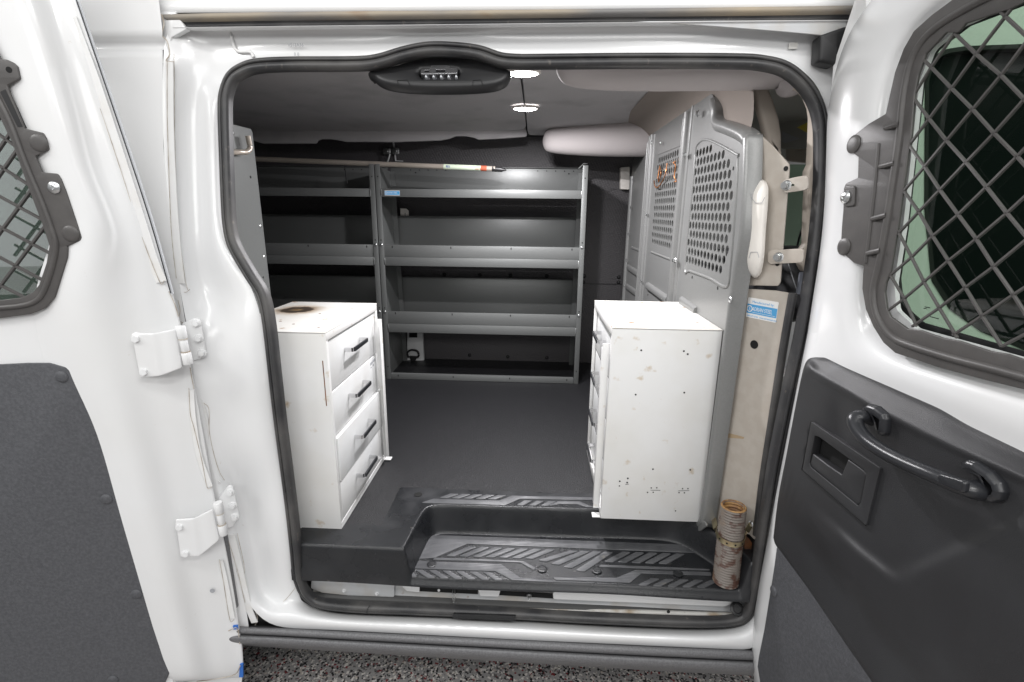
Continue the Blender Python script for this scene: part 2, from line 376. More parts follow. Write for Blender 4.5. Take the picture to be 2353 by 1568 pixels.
for u, v in ((667, 133), (740, 131), (817, 131), (867, 127), (917, 113), (967, 102), (1017, 101), (1084, 108), (1149, 123), (1249, 126), (1349, 125), (1449, 124), (1560, 124), (1682, 124)):
    addst((u, 62-.0105*(u-540)), (u, v), YT)
addst((1790, 48), (1773, 128), YT); addst((1850, 47), (1817, 142), YT); addst((1925, 48), (1857, 172), YT); addst((1965, 110), (1882, 203), YT); addst((1980, 200), (1896, 240), (.0, .02, .04, .045, .05)); 
for v, u in ((320, 1899), (430, 1895), (523, 1888), (606, 1878), (756, 1853), (880, 1826), (1046, 1793), (1150, 1775), (1246, 1760), (1320, 1748), (1380, 1737)):
    addst((u+75, v), (u, v), (.0, .015, .03, .04, .05))
addst((1745, 1494), (1726, 1420), (0, -.004, .002, .02, .05)); addst((1700, 1493), (1697, 1442), (.0, -.006, .0, .02, .05))
YS = (.0, -.008, -.004, .018, .05)
for u, va, ve in ((1605, 1489, 1447), (1480, 1483.5, 1443), (1362, 1478, 1437), (1250, 1473, 1430), (1149, 1468, 1424.5), (1000, 1460, 1418), (842, 1452, 1413.5), (770, 1448, 1409)):
    addst((u, va), (u, ve), YS)
addst((690, 1445), (718, 1398), YS); addst((615, 1441), (698, 1382), YS)
ring = grid('door_frame', RING, 'white', VAN, sub=2, cyc=True)

# ---- outer skin behind the opening (rear side) with its swage line
xa = sorted([(r[0].z, r[0].x) for r in RING[:16]])
zt = PB(380, 34, 0).z
zg1, zg2 = PB(290, 91, .0).z, PB(290, 112, .0).z
zs = [.30, .40, .55, .75, .95, 1.1, 1.25, 1.4, 1.55, 1.65, zg2-.02, zg2-.003, zg2, zg1, zg1+.004, zg1+.02, zt+.01, zt+.05, zt+.09]
rows = []
for z in zs:
    dy = .016 if z in (zg2, zg1) and z == zg2 else (.0 if z != zg1 else .010)
    x1 = interp(xa, z)
    y = lean(min(z, 1.85))+dy
    rows.append([V((x, y, z)) for x in (-2.7, -1.8, -1.2, x1-.06, x1)])
grid('body_side', rows, 'body_white', VAN, sub=0, thick=0)
# ---- roof edge above the drip rail, and roof
rl = [PB(370, 31, .015), PB(1149, 22, .015), PB(1950, 11, .015)]
zr = rl[1].z; yr = rl[1].y
rows = [[V((x, yr+dy, zr+dz)) for x in (-2.7, -1.6, -.78, -.3, .2, .62, 1.1, 1.9)] for dy, dz in ((.004, -.001), (-.003, .006), (.006, .03), (.03, .075), (.08, .12), (.3, .17), (.8, .18), (1.4, .15), (1.8, .06), (1.86, -.10), (1.9, -.6), (1.92, -1.4))]
grid('roof', rows, 'body_white', VAN, sub=1)
# ---- drip rail: dusty channel over a dark groove
top = [PB(u, v, .012) for u, v in ((372, 33), (480, 30), (588, 27.5), (868, 25), (1149, 23), (1465, 19), (1781, 15.5), (1990, 12))]
bot = [PB(u, v, .012) for u, v in ((397, 63), (480, 62.5), (588, 61), (868, 58), (1149, 55), (1465, 51), (1781, 48), (1990, 46))]
def strip(name, A, B, ys, ts, m):
    return grid(name, [[a.lerp(b, t)+V((0, y, 0)) for a, b in zip(A, B)] for t, y in zip(ts, ys)], m, VAN, sub=1)
strip('drip_rail', top, bot, (.004, -.004, -.006, .002, .006), (-.03, .04, .36, .50, .56), 'drip')
strip('drip_groove', top, bot, (.006, .010, .010, .002), (.52, .62, .88, 1.0), 'rubber')
strip('drip_lip', top, bot, (.008, -.002, -.002, .012), (.98, 1.0, 1.05, 1.12), 'white')
plate('corner_fillet', [(366, 28), (400, 30), (425, 66), (392, 84), (384, 142), (371, 142)], FY(.115), -.01, .004, 'white', VAN, bevel=.002)
# flange (shading put into its grey) and black wedge at the front upper corner
plate('header_flange', [(1490, 50), (1945, 47), (1945, 62), (1890, 80), (1850, 76), (1781, 70), (1640, 59)], FY(.118), 0, .004, 'white_sill', VAN, bevel=.001)
plate('corner_foam', [(1887, 80), (1950, 58), (1950, 130), (1920, 150), (1883, 141)], FY(.112), -.03, .008, 'black', VAN, bevel=.006, r=.006)
# ---- main weatherstrip
ctr = [(684, 1318), (679, 1262), (670, 1177), (656, 1066), (642, 958), (630, 853), (618, 747), (604, 680), (577, 634), (553, 594), (535, 558), (527, 520), (523, 467), (518, 335), (516, 250), (519, 215), (532, 182), (556, 163), (592, 152), (667, 148), (817, 147), (872, 141), (930, 124), (985, 114), (1045, 115), (1100, 122), (1149, 138), (1190, 142), (1249, 142), (1449, 140), (1682, 141), (1755, 146), (1805, 160), (1845, 192), (1872, 232), (1885, 275), (1889, 330), (1887, 430), (1879, 523), (1869, 606), (1845, 756), (1818, 880), (1784, 1046), (1767, 1150), (1752, 1246), (1741, 1320), (1731, 1378), (1720, 1408), (1690, 1426), (1605, 1431), (1362, 1422), (1149, 1410), (1000, 1404), (842, 1398), (770, 1393), (726, 1384), (700, 1362), (689, 1338)]
sp = catmull([PB(u, v, .040) for u, v in ctr], 5, True)
pr = [(.78*a_, b_*.85) for a_, b_ in [(-.019, -.010), (-.019, .003), (-.013, .009), (-.0085, .0085), (-.0062, .004), (-.0045, .008), (.001, .0145), (.008, .016), (.0145, .012), (.018, .004), (.018, -.010)]]
SEAL = sweep('weatherstrip', sp, pr, 'rubber', VAN, closed=True, up=[(0, -1, 0)]*len(sp), smooth=70)
jm = [(842, 1410), (848, 1394)]
tube('seal_joint', [PB(842, 1411, .0235), PB(845, 1399, .0225), PB(850, 1392, .031)], .0009, 'black', VAN, n=6)
plate('seal_patch', [(1042, 1411), (1185, 1416), (1183, 1427), (1040, 1421)], FY(.0225), -.004, .0006, 'black', VAN)

# ---- sill trough under the step
topu = [(720, 1330), (900, 1338), (1149, 1352), (1400, 1362), (1717, 1374)]
botu = [(720, 1402), (900, 1406), (1149, 1416), (1400, 1424), (1722, 1430)]
rows = []
for t, y in ((0, .085), (.25, .083), (.5, .08), (.72, .072), (.8, .058), (1, .05)):
    rows.append([PY(lerp(a[0], b[0], t), lerp(a[1], b[1], t), y) for a, b in zip(topu, botu)])
grid('sill_trough', rows, 'white_sill', VAN, sub=1)
rows = []
for t, y in ((.60, .070), (.66, .060), (.74, .058), (.82, .046)):
    rows.append([PY(lerp(a[0], b[0], t), lerp(a[1], b[1], t), y) for a, b in zip(topu, botu)])
grid('sill_ledge', rows, 'white_dirty', VAN, sub=1)
plate('sill_bracket', [(716, 1336), (735, 1336), (905, 1343), (905, 1372), (800, 1368), (740, 1362), (715, 1352)], FY(.075), 0, .003, 'white_sill', VAN, bevel=.001, r=.004)
plate('sill_slot', [(963, 1350), (1098, 1357), (1098, 1366), (963, 1359)], FY(.072), 0, .002, 'hole', VAN)
plate('sill_slot', [(1146, 1359), (1272, 1366), (1272, 1376), (1146, 1368)], FY(.072), 0, .002, 'hole', VAN)
plate('sill_tab', [(925, 1338), (963, 1345), (963, 1361), (935, 1358), (926, 1350)], FY(.069), 0, .004, 'white', VAN, bevel=.001, r=.003)
plate('sill_tab', [(1098, 1352), (1150, 1354), (1145, 1371), (1104, 1370)], FY(.069), 0, .004, 'white', VAN, bevel=.001, r=.003)
plate('sill_plate', s7((405, 893), (1790, 945), (1720, 985), (1690, 992), (408, 938)), FY(.069), 0, .006, 'white', VAN, bevel=.002, r=.004)
for u, v in ((791, 1357), (866, 1364), (1009, 1355)): place('sill_rivet', BOLT_W, PY(u, v, .072), (0, -1, .2), VAN, .45)
tube('wire_loop', [PY(1041, 1353, .068), PY(1040, 1365, .055), PY(1041, 1384, .052), PY(1045, 1384, .052), PY(1046, 1365, .055), PY(1045, 1354, .066)], .0016, 'zinc', VAN, n=8)
place('stop_pin', lathe_mesh('stop_pin', [(.009, 0), (.009, .006), (.005, .007), (.004, .014), (.0015, .022)], 14, 'zinc'), PY(1216, 1366, .066), (0, -.9, -.3), VAN, .8)
place('drain_plug', lathe_mesh('drain_plug', [(.017, 0), (.017, .003), (.012, .005), (.010, .002), (.003, .002)], 18, 'black'), PY(1693, 1399, .047), (0, -.7, .7), VAN)
place('sill_hole', PIN, PY(1536, 1406, .0445), (0, -1, .2), VAN, 1.4)

# ---- rocker cladding
tp = [(200, 1424), (400, 1433), (540, 1439), (632, 1442), (760, 1449), (842, 1453), (1149, 1468.5), (1400, 1481), (1605, 1490), (1716, 1494), (1800, 1498)]
def rk(off_, y): return [PY(u, v+off_*(.82+.25*(u-540)/1200), y) for u, v in tp]
rows = [rk(-4, .035), rk(0, -.004), rk(4, -.012), rk(14, -.018), rk(19, -.018), rk(22, -.013)]
grid('rocker_trim', rows, 'cladding', VAN, sub=2)
rows = [rk(21, .0), rk(23.5, -.010), rk(27, -.020), rk(38, -.026), rk(47, -.022), rk(51, -.008), rk(55, .05)]
grid('rocker_cladding', rows, 'cladding', VAN, sub=2)
# underside and molding on the rear quarter
box('underbody', (-2.6, .06, .26), (1.9, 1.8, .40), 'shell', VAN, 0)
mol = [PB(500, 1225, .0).z, PB(520, 1392, .0).z]
box('side_molding', (-2.6, -.010, mol[1]), (PB(540, 1310, 0).x-.004, .002, mol[0]+.04), 'cladding', VAN, .004)

# ---- seam sealer strips and cracks on the hinge pillar
def ribbon(name, pts, w, y, m, par=None, n=4):
    P = catmull([PB(u, v, y) for u, v in pts], n)
    return sweep(name, P, [(-w, 0), (-w, .0022), (w, .0022), (w, 0)], m, par or VAN, up=[(0, -1, 0)]*len(P))
def crack(pts, y, w=.0006, par=None, fr=None):
    P = catmull([fr.at(u, v, y) if fr else PB(u, v, y) for u, v in pts], 4)
    return tube('seam_crack', P, w, 'crack', par or VAN, n=5)
ribbon('seam_sealer', [(390, 143), (391, 250), (393, 333), (400, 467), (407, 560), (417, 652)], .0085, .002, 'sealer')
ribbon('seam_sealer', [(446, 900), (462, 930), (472, 970), (476, 1046), (490, 1096), (503, 1112)], .008, .006, 'sealer')
ribbon('seam_sealer', [(532, 1228), (548, 1290), (560, 1345), (574, 1400), (586, 1430)], .009, .003, 'sealer')
crack([(400, 125), (401, 250), (402, 333), (411, 523), (428, 655), (436, 665), (424, 672), (417, 660)], .006)
crack([(384, 140), (384, 250), (386, 333), (393, 523), (405, 640)], -.002)
crack([(452, 900), (467, 925), (480, 940), (481, 990), (492, 1046), (505, 1086), (516, 1104)], .006)
crack([(545, 1226), (561, 1300), (563, 1345), (580, 1390), (592, 1420), (586, 1438)], .004)
crack([(520, 1226), (545, 1310), (563, 1385)], -.001)
crack([(409, 690), (414, 715), (409, 735), (420, 742)], -.002)
crack([(371, 33), (377, 55), (372, 80), (384, 95), (390, 125), (382, 140), (400, 143)], .002, .0012)
crack([(622, 1408), (640, 1392), (660, 1374), (678, 1352)], .032)
# dent edges of the pillar stamping
# stamped numbers on the header
H = FY(.148)
for t, (u, v) in (('VS13A36', (662, 108)), ('8 8', (676, 129))):
    a, b = H.uv(H.at(u, v, .006)); fr_ = Fr(PB(u, v, .043), (1, 0, 0), (0, .1, 1)); text('stamped_number', t, fr_, 0, 0, .0015, .0095, 'grey_print', VAN)
plate2('inspection_label', [(-.009, -.006), (.009, -.006), (.009, .006), (-.009, .006)], Fr(PB(1822, 106, .046), (1, 0, .02), (0, .1, 1)), 0, .0012, 'white_dirty', VAN)
# sealer squiggle on the upper corner
tube('seam_sealer', catmull([PB(u, v, .047) for u, v in [(530, 66), (533, 90), (545, 118), (575, 120), (583, 132)]], 4), .0035, 'sealer', VAN, n=8)

# ================================================================ INTERIOR
# floor rubber
def sheet(name, pts, m, parent=VAN): return obj(name, pts, [tuple(range(len(pts)))], m, parent, 0)
cf = [(-2.6, .130), (-.410, .130), (-.406, .320), (.60, .330), (.60, 1.80), (-2.6, 1.80)]
plate2('cargo_floor', cf, FZp(FZ), -.03, .0, 'floor_rubber', VAN)
# step mat
well = [(-.335, -.2), (-.300, .236), (.43, .245), (.545, .10), (.565, -.2)]
def sdf(x, y):
    # signed distance inside the well (positive inside), rounded
    d = 1e9
    A = well
    for i in range(4):
        (x0, y0), (x1, y1) = A[i], A[i+1]; ex, ey = x1-x0, y1-y0; l = math.hypot(ex, ey)
        d_ = ((x-x0)*ey-(y-y0)*ex)/l; d = d_ if d > 1e8 else -math.log(math.exp(-d*60)+math.exp(-d_*60))/60
    return d
nx, ny = 420, 110; x0, x1, y0, y1 = -.622, .585, .046, .332
verts, faces, idx = [], [], {}
def zmat(x, y): return lerp(FZ+.003, SZ, sstep(-.010, .012, sdf(x, y)))
rowsy = [y0+(y1-y0)*j/ny for j in range(ny+1)]
skirt = [(-.003, .0, .10), (-.006, .0, .25), (-.008, 0, .6), (-.013, 0, .72), (-.014, 0, 1.0)]
for i in range(nx+1):
    x = x0+(x1-x0)*i/nx
    zz = zmat(x, y0)
    for k, (dy, _, t) in enumerate(reversed(skirt)):
        verts.append((x, y0+dy, lerp(zz, .474+.003*math.sin(x*9), t)))
    for y in rowsy: verts.append((x, y, zmat(x, y)))
R = ny+1+len(skirt)
for i in range(nx):
    for j in range(R-1):
        a = i*R+j
        yy = verts[a][1]; xx = verts[a][0]
        if xx < -.412 and yy > .132: continue
        faces.append((a, a+R, a+R+1, a+1))
STEP = obj('step_mat', verts, faces, 'mat_black', VAN, 180)
tr = FZp(SZ); tf = FZp(FZ+.003)
def pad(pts, f=tr, nm='tread_bar', h=.0022, m='pad'): plate(nm, r4(*pts), f, -.002, h, m, STEP, bevel=.0007, r=.002)
pad([(268, 527), (420, 530), (2240, 598), (2285, 650), (2150, 648), (580, 587), (340, 688), (208, 698)], nm='tread_band')
pad([(205, 715), (820, 735), (960, 836), (1190, 850), (1200, 864), (900, 848), (780, 785), (195, 764)], nm='tread_band')
pad([(345, 690), (985, 715), (1075, 765), (1060, 778), (960, 722), (330, 702)], nm='tread_band')
pad([(1800, 778), (2340, 795), (2345, 815), (1840, 800), (1755, 868), (1215, 848), (1200, 832), (1660, 835)], nm='tread_band')
pad([(1545, 742), (2000, 757), (2330, 772), (2330, 778), (1990, 770), (1530, 752)], nm='tread_band')
for i in range(7):
    dx, dy = 95*i, 3.2*i; pad([(425+dx, 674+dy), (482+dx, 678+dy), (645+dx, 612+dy), (587+dx, 608+dy)])
for i in range(4):
    dx, dy = 92*i, 24*i; pad([(1088+dx, 708+dy), (1150+dx, 716+dy), (1385+dx*.9, 640+3*i), (1325+dx*.9, 636+3*i)])
for i in range(5):
    dx, dy = 98*i, 3*i; pad([(1568+dx, 716+dy), (1630+dx, 720+dy), (1760+dx, 650+dy), (1700+dx, 646+dy)])
for i in range(6):
    dx, dy = 98*i, 3.5*i; pad([(200+dx, 774+dy), (252+dx, 777+dy), (348+dx, 834+dy), (292+dx, 832+dy)])
pad([(178, 790), (215, 826), (178, 824)])
for i in range(5):
    dx, dy = 106*i, 3.5*i; pad([(1812+dx, 886+dy), (1872+dx, 889+dy), (1972+dx, 841+dy), (1912+dx, 838+dy)])
for i in range(5):
    dx, dy = 87*i, 2.2*i; pad([(375+dx, 255+dy), (432+dx, 258+dy), (517+dx, 229+dy), (455+dx, 226+dy)], tf)
pad([(245, 290), (335, 263), (805, 277), (905, 241), (1515, 254), (1515, 272), (960, 262), (855, 308)], tf, 'tread_band')
for i in range(3):
    dx, dy = 88*i, 2*i; pad([(935+dx, 308+dy), (982+dx, 310+dy), (1047+dx, 277+dy), (992+dx, 275+dy)], tf)
pad([(1165, 313), (1240, 280), (1390, 283), (1500, 325), (1440, 322), (1375, 300), (1260, 298)], tf, 'tread_band')
DISC = lathe_mesh('mat_button', [(.013, 0), (.013, .0028), (.010, .0034), (.0095, .0024), (.003, .0024)], 20, 'mat_black')
for p in ((320, 742), (1120, 775), (1515, 785), (2103, 808)): q = r4(p)[0]; place('mat_button', DISC, tr.at(*q, .001), (0, 0, 1), STEP)
place('mat_button', lathe_mesh('mat_hole', [(.012, 0), (.012, .0005)], 20, 'hole'), tf.at(*r4((222, 233))[0], .001), (0, 0, 1), STEP)
# grime at the right end of the sill, black inner end wall behind the hose
box('step_end_wall', (.575, .055, .45), (.60, .40, .72), 'mat_black', VAN, .01)
plate('grime_edge', s7((1845, 450), (1880, 480), (1935, 560), (1930, 600), (1850, 575)), FY(.10), -.01, .004, 'rust', VAN, r=.004)

# ---- walls, ceiling
box('wall_liner', (-2.55, 1.745, FZ), (.60, 1.765, 1.84), 'liner', VAN, 0)
LZ = 1.052
box('liner_seam', (-2.5, 1.741, 1.035), (.6, 1.7445, 1.038), 'black', VAN, 0)
rows = []
for y, z in ((.185, 1.775), (.25, 1.79), (.45, 1.808), (.8, 1.815), (1.15, 1.81), (1.4, 1.80), (1.5, 1.790)):
    rows.append([V((x, y, z+.004*math.sin(x*3.1+y))) for x in (-2.6, -2.0, -1.5, -1.1, -.7, -.35, -.06)])
grid('headliner', rows, 'cloth', VAN, sub=2)
rows = []
for y, z in ((.185, 1.775), (.25, 1.79), (.45, 1.808), (.8, 1.815), (1.15, 1.81), (1.4, 1.80), (1.56, 1.782)):
    rows.append([V((x, y, z+.002)) for x in (-.054, -.03, .1, .3, .44)])
grid('headliner', rows, 'cloth', VAN, sub=2)
# dropped rear edge with scalloped cut-outs
lipf = FY(1.5)
lip = c4((120, 860), (800, 848), (1895, 835)) + [(1205, 280), (1212, 314)] + c4((1895, 955), (1745, 962), (1720, 950), (1660, 938), (1590, 938), (1545, 955), (1480, 968), (1200, 978), (830, 978), (790, 968), (720, 958), (660, 958), (635, 968), (622, 988), (260, 990), (120, 950))
plate('headliner_edge', lip, lipf, -.012, .008, 'cloth', VAN, bevel=.003, r=.012)
box('roof_rail_gap', (-2.5, 1.60, 1.80), (.5, 1.76, 1.86), 'black', VAN, 0)
# white seam strip of bare body
plate('body_strip', s1((1500, 150), (1515, 150), (1535, 320), (1595, 322), (1595, 328), (1525, 326)), FY(1.735), 0, .004, 'white', VAN)
plate('body_strip', s1((1440, 148), (1600, 146), (1590, 154), (1450, 156)), FY(1.52), -.004, .004, 'white', VAN)
# clip on the seam
CL = plate('wall_clip', s1((1418, 210), (1480, 208), (1480, 262), (1420, 264)), FY(1.70), -.003, .0, 'zinc', VAN, bevel=.001, r=.006)
plate('clip_plate', s1((1492, 206), (1556, 208), (1558, 260), (1494, 264)), FY(1.70), -.005, -.001, 'zinc', CL, bevel=.001, r=.006)
for p in ((1452, 237), (1532, 234)): place('clip_screw', SCREW, FY(1.70).at(*s1(p)[0]), (0, -1, 0), CL)
tube('clip_arm', [FY(1.68).at(*q) for q in s1((1478, 262), (1466, 300), (1452, 350))], .006, 'zinc', CL)
# dome lights on the ceiling seam
for u, v, y in ((1201, 166, .50), (1207, 248, 1.00)):
    p = PY(u, v, y); z = 1.806
    p = PZ(u, v, z)
    D = place('dome_lamp', lathe_mesh('dome_lamp', [(.040, .004), (.040, -.003), (.036, -.005), (.034, -.003), (.001, -.003)], 24, 'cream'), (p.x, p.y, z), (0, 0, 1), VAN)
    place('lens', lathe_mesh('lens', [(.033, -.002), (.031, -.006), (.022, -.009), (.001, -.0105)], 24, 'led'), (p.x, p.y, z), (0, 0, 1), D)
    D.scale = (1.3, .85, 1)
    l = bpy.data.lights.new('dome_light', 'AREA'); l.shape = 'RECTANGLE'; l.size = .06; l.size_y = .03; l.energy = 13; l.color = (1, .98, 1)
    lo = bpy.data.objects.new('dome_light', l); COL.objects.link(lo); lo.location = (p.x, p.y, z-.014)
# overhead lamp housing on the header
hs = catmull([(*q, 0) for q in c4((985, 485), (1015, 515), (1060, 548), (1130, 572), (1250, 588), (1450, 596), (1700, 591), (1850, 575), (1930, 545), (1965, 500), (1960, 470), (1860, 440), (1700, 395), (1560, 378), (1440, 378), (1300, 400), (1150, 445))], 4, True)
LF = Fr(PY(1010, 160, .145), (1, 0, 0), (0, .55, .83))
LAMP = plate('lamp_housing', [(p.x, p.y) for p in hs], LF, -.03, .0, 'black', VAN, holes=[c4((1330, 500), (1350, 475), (1560, 468), (1600, 475), (1615, 500), (1600, 533), (1355, 533))], bevel=.010, hr=.004)
plate('lamp_well', c4((1320, 440), (1630, 440), (1630, 545), (1320, 545)), LF, -.03, -.018, 'hole', LAMP)
plate('lamp_bracket', c4((1352, 480), (1415, 475), (1420, 452), (1545, 452), (1552, 470), (1600, 470), (1600, 505), (1350, 510)), LF, -.020, .001, 'lamp_chrome', LAMP, bevel=.001, r=.003,
      holes=[c4((1372, 482), (1410, 482), (1410, 500), (1372, 500)), c4((1450, 478), (1520, 478), (1520, 500), (1450, 500))])
for i in range(5):
    x = 1385+52*i; plate('lens_prism', c4((x-8, 533), (x+10, 533), (x-2, 515)), LF, -.02, .001, 'clear', LAMP)
for a, b in ((1187, 1275), (1707, 1780)): tube('cover_seam', [LF.at(*q, .0005) for q in c4((a, 590), (a+2, 556), (b-18, 552), (b, 590))], .0007, 'hole', LAMP, n=5)
# padded side rails at the front of the roof
def roll(name, stations, m, n=18):
    rows = []
    for p, ry, rz in stations: rows.append([V(p)+V((0, ry*math.cos(2*math.pi*k/n), rz*math.sin(2*math.pi*k/n))) for k in range(n)])
    o = grid(name, rows, m, VAN, sub=1, closed=True); return o
def rs(u, v, y, ry, rz): return (PY(u, v, y), ry, rz)
roll('roof_padding', [rs(1278, 155, .26, .002, .004), rs(1283, 158, .26, .02, .020), rs(1300, 163, .26, .04, .032), rs(1340, 165, .26, .05, .038), rs(1450, 168, .26, .055, .040), rs(1620, 168, .25, .055, .038), rs(1760, 167, .24, .05, .037), rs(1820, 165, .23, .04, .034)], 'cloth_beige')
roll('roof_padding', [rs(1247, 325, 1.46, .004, .006), rs(1250, 324, 1.46, .03, .040), rs(1262, 324, 1.45, .05, .054), rs(1300, 323, 1.44, .06, .064), rs(1380, 319, 1.41, .07, .080), rs(1470, 312, 1.37, .08, .092), rs(1560, 305, 1.33, .08, .10)], 'cloth_beige')
roll('pillar_cap', [rs(1786, 196, .22, .01, .008), rs(1795, 200, .22, .03, .018), rs(1812, 202, .21, .035, .022), rs(1835, 196, .20, .03, .022), rs(1850, 188, .19, .02, .015)], 'cloth_beige')
# rear lip of the cab headliner, behind the bulkhead
cb = [V((.495, y, 0)) for y in (.08, .1)]
grid('cab_headliner', [[V((x, y, z)) for y in (.24, .35, .6, .9, 1.2, 1.6)] for x, z in ((.36, 1.812), (.41, 1.80), (.45, 1.775), (.485, 1.74), (.50, 1.68), (.505, 1.60))], 'cloth_tan', VAN, sub=2)
# white post and tie-down ring in the far wall
PO = plate('body_post', s2((285, 960), (285, 1240), (400, 1240), (440, 1215), (425, 960)), FY(1.735), 0, .03, 'white', VAN, bevel=.006, r=.006)
plate('post_slot', s2((305, 968), (378, 968), (378, 1010), (305, 1010)), FY(1.735), .025, .0312, 'hole', PO)
f_ = FY(1.690)
tube('tie_down_ring', catmull([f_.at(*q) for q in s2((300, 1190), (290, 1150), (315, 1125), (345, 1122), (378, 1132), (392, 1165), (380, 1190))], 5), .006, 'black', PO)
plate('ring_base', s2((300, 1175), (385, 1180), (350, 1235), (325, 1230)), FY(1.70), -.004, .008, 'black', PO, bevel=.003, r=.006)
plate('bare_edge', s2((1090, 1239), (1300, 1248), (1740, 1254), (1740, 1259), (1300, 1254)), FY(1.738), 0, .003, 'white', VAN)
# push clips in the liner
CLIP = lathe_mesh('push_clip', [(.011, 0), (.010, .003), (.006, .006), (.002, .007)], 12, 'black')
for p in ((622, 445), (940, 447), (1215, 453), (1540, 460), (848, 1168), (1190, 1182), (1540, 1192), (1872, 462), (2185, 470), (1866, 515), (2182, 516)): place('push_clip', CLIP, FY(1.744).at(*s2(p)[0]), (0, -1, 0), VAN)
plate('wall_box', s3((556, 435), (622, 430), (622, 602), (556, 600)), FY(1.72), -.02, .02, 'cream', VAN, bevel=.002, r=.003)
# enclosing shell (closed cargo box)
box('rear_wall', (-2.62, .1, .5), (-2.58, 1.8, 1.9), 'shell', VAN, 0)
box('side_liner', (-2.6, .115, FZ), (-.80, .12, 1.77), 'shell', VAN, 0)

# ================================================================ BULKHEAD
BK = thing('bulkhead_partition', 'grey steel bulkhead with perforated vision panels between cargo area and cab', 'partition', (.478, .9, FZ))
def X2(px, h=0.0): return [PT.uv(PT.at(u, v, h)) for u, v in px]
def hexholes(px, dy=.0298, dz=.0262, r=.0112, ry=None):
    pl = X2(px); xs = [p[0] for p in pl]; zs = [p[1] for p in pl]; out = []
    def inside(x, y):
        c = False
        for i in range(len(pl)):
            (x1, y1), (x2, y2) = pl[i-1], pl[i]
            if (y1 > y) != (y2 > y) and x < (x2-x1)*(y-y1)/(y2-y1)+x1: c = not c
        return c
    j = 0; z = max(zs)-.008
    while z > min(zs):
        x = min(xs)+(dy/2 if j % 2 else 0)
        while x < max(xs):
            if inside(x, z): out.append([(x+r*math.cos(a*math.pi/7), z+r*math.sin(a*math.pi/7)) for a in range(14)])
            x += dy
        z -= dz; j += 1
    return out
# near panel
N_out = X2([(1577, 245), (1584, 237), (1622, 215), (1638, 217), (1644, 232), (1643, 276), (1700, 300), (1712, 312), (1716, 335), (1706, 523), (1684, 660), (1650, 911), (1617, 1172), (1612, 1200)])
a0 = PT.uv(V((.478, .743, 0)))[0]; a1 = PT.uv(V((.478, 1.267, 0)))[0]; a2 = PT.uv(V((.478, 1.73, 0)))[0]
N_out = [(a0, .56)]+[(a0, N_out[0][1])]+N_out[1:]+[(N_out[-1][0]-.01, .56)]
nh = s3((1135, 330), (1215, 280), (1300, 285), (1420, 330), (1440, 480), (1440, 620), (1400, 1080), (1380, 1200), (1350, 1300), (1250, 1270), (1060, 1190), (1095, 900), (1125, 560))
NP = plate2('bulkhead_panel', N_out, PT, -.0015, .0015, 'bulk', BK, holes=hexholes(nh))
M_out = X2([(1497, 303), (1535, 276), (1577, 246)]); M_out = [(a1, .56), (a1, M_out[0][1]), M_out[1], (a0-.001, M_out[2][1]), (a0-.001, .56)]
mh = s3((845, 375), (930, 330), (1025, 310), (1005, 600), (960, 1110), (890, 1080), (795, 1050), (820, 700))
MP = plate2('bulkhead_panel', M_out, PT, -.0015, .0015, 'bulk', BK, holes=hexholes(mh))
F_out = X2([(1422, 695), (1454, 382), (1466, 317), (1491, 303)]); F_out = [(a2, .56), (a2, F_out[0][1]), (F_out[1][0], F_out[1][1]), F_out[2], (a1-.001, M_out[1][1]), (a1-.001, .56)]
FP = plate2('bulkhead_panel', F_out, PT, -.0015, .0015, 'bulk', BK)
# ribs along the joints and rolled near edge
def rib(px, w, h, par, m='bulk', nm='rib'):
    P = catmull([PT.at(u, v, .0012) for u, v in px], 6)
    return sweep(nm, P, [(-w, 0), (-w*.75, h*.8), (-w*.4, h), (w*.4, h), (w*.75, h*.8), (w, 0)], m, par, up=[(-1, 0, 0)]*len(P), smooth=70)
def vrib(y, z0, z1, w, h, par): 
    P = [V((.4768, y, lerp(z0, z1, i/6))) for i in range(7)]
    return sweep('rib', P, [(-w, 0), (-w*.75, h*.8), (-w*.4, h), (w*.4, h), (w*.75, h*.8), (w, 0)], 'bulk', par, up=[(-1, 0, 0)]*7, smooth=70)
vrib(.70, .57, 1.735, .012, .014, NP); vrib(.735, .57, 1.72, .006, .008, NP); vrib(.655, .57, 1.745, .005, .005, NP)
vrib(1.215, .57, 1.74, .010, .010, MP); vrib(1.255, .57, 1.74, .007, .008, MP); vrib(1.17, .57, 1.735, .005, .005, MP)
vrib(1.62, .57, 1.60, .012, .012, FP); vrib(1.30, .57, 1.74, .006, .006, FP)
edge = catmull([PT.at(u, v, .0) for u, v in [(1640, 225), (1645, 245), (1646, 274), (1668, 283), (1700, 296), (1716, 310), (1721, 335), (1712, 523), (1690, 660), (1657, 911), (1622, 1172), (1616, 1205), (1606, 1212)]], 6)
sweep('rolled_edge', edge, [(.026, -.03), (.026, .0015), (.020, .006), (.010, .010), (.002, .008), (-.003, .0), (-.003, -.03)], 'bulk', NP, up=[(-1, 0, 0)]*len(edge), smooth=75)
rib(s3((1140, 330), (1130, 500), (1100, 800), (1062, 1225), (1100, 1245), (1250, 1300), (1385, 1365), (1420, 1200), (1460, 700), (1475, 370), (1460, 325), (1240, 215), (1160, 250), (1140, 330)), .004, .004, NP, nm='embossed_border')
rib(s3((850, 330), (1030, 258)), .003, .003, MP, nm='embossed_border'); rib(s3((795, 1095), (950, 1155)), .004, .004, MP, nm='embossed_border')
rib(s3((770, 1360), (930, 1475)), .016, .012, MP); rib(s3((1035, 1480), (1150, 1568)), .016, .010, NP)
rib(s3((612, 1215), (690, 1265)), .016, .008, FP); rib(s3((602, 1365), (680, 1420)), .016, .008, FP); rib(s3((640, 1060), (705, 1085)), .006, .004, FP)
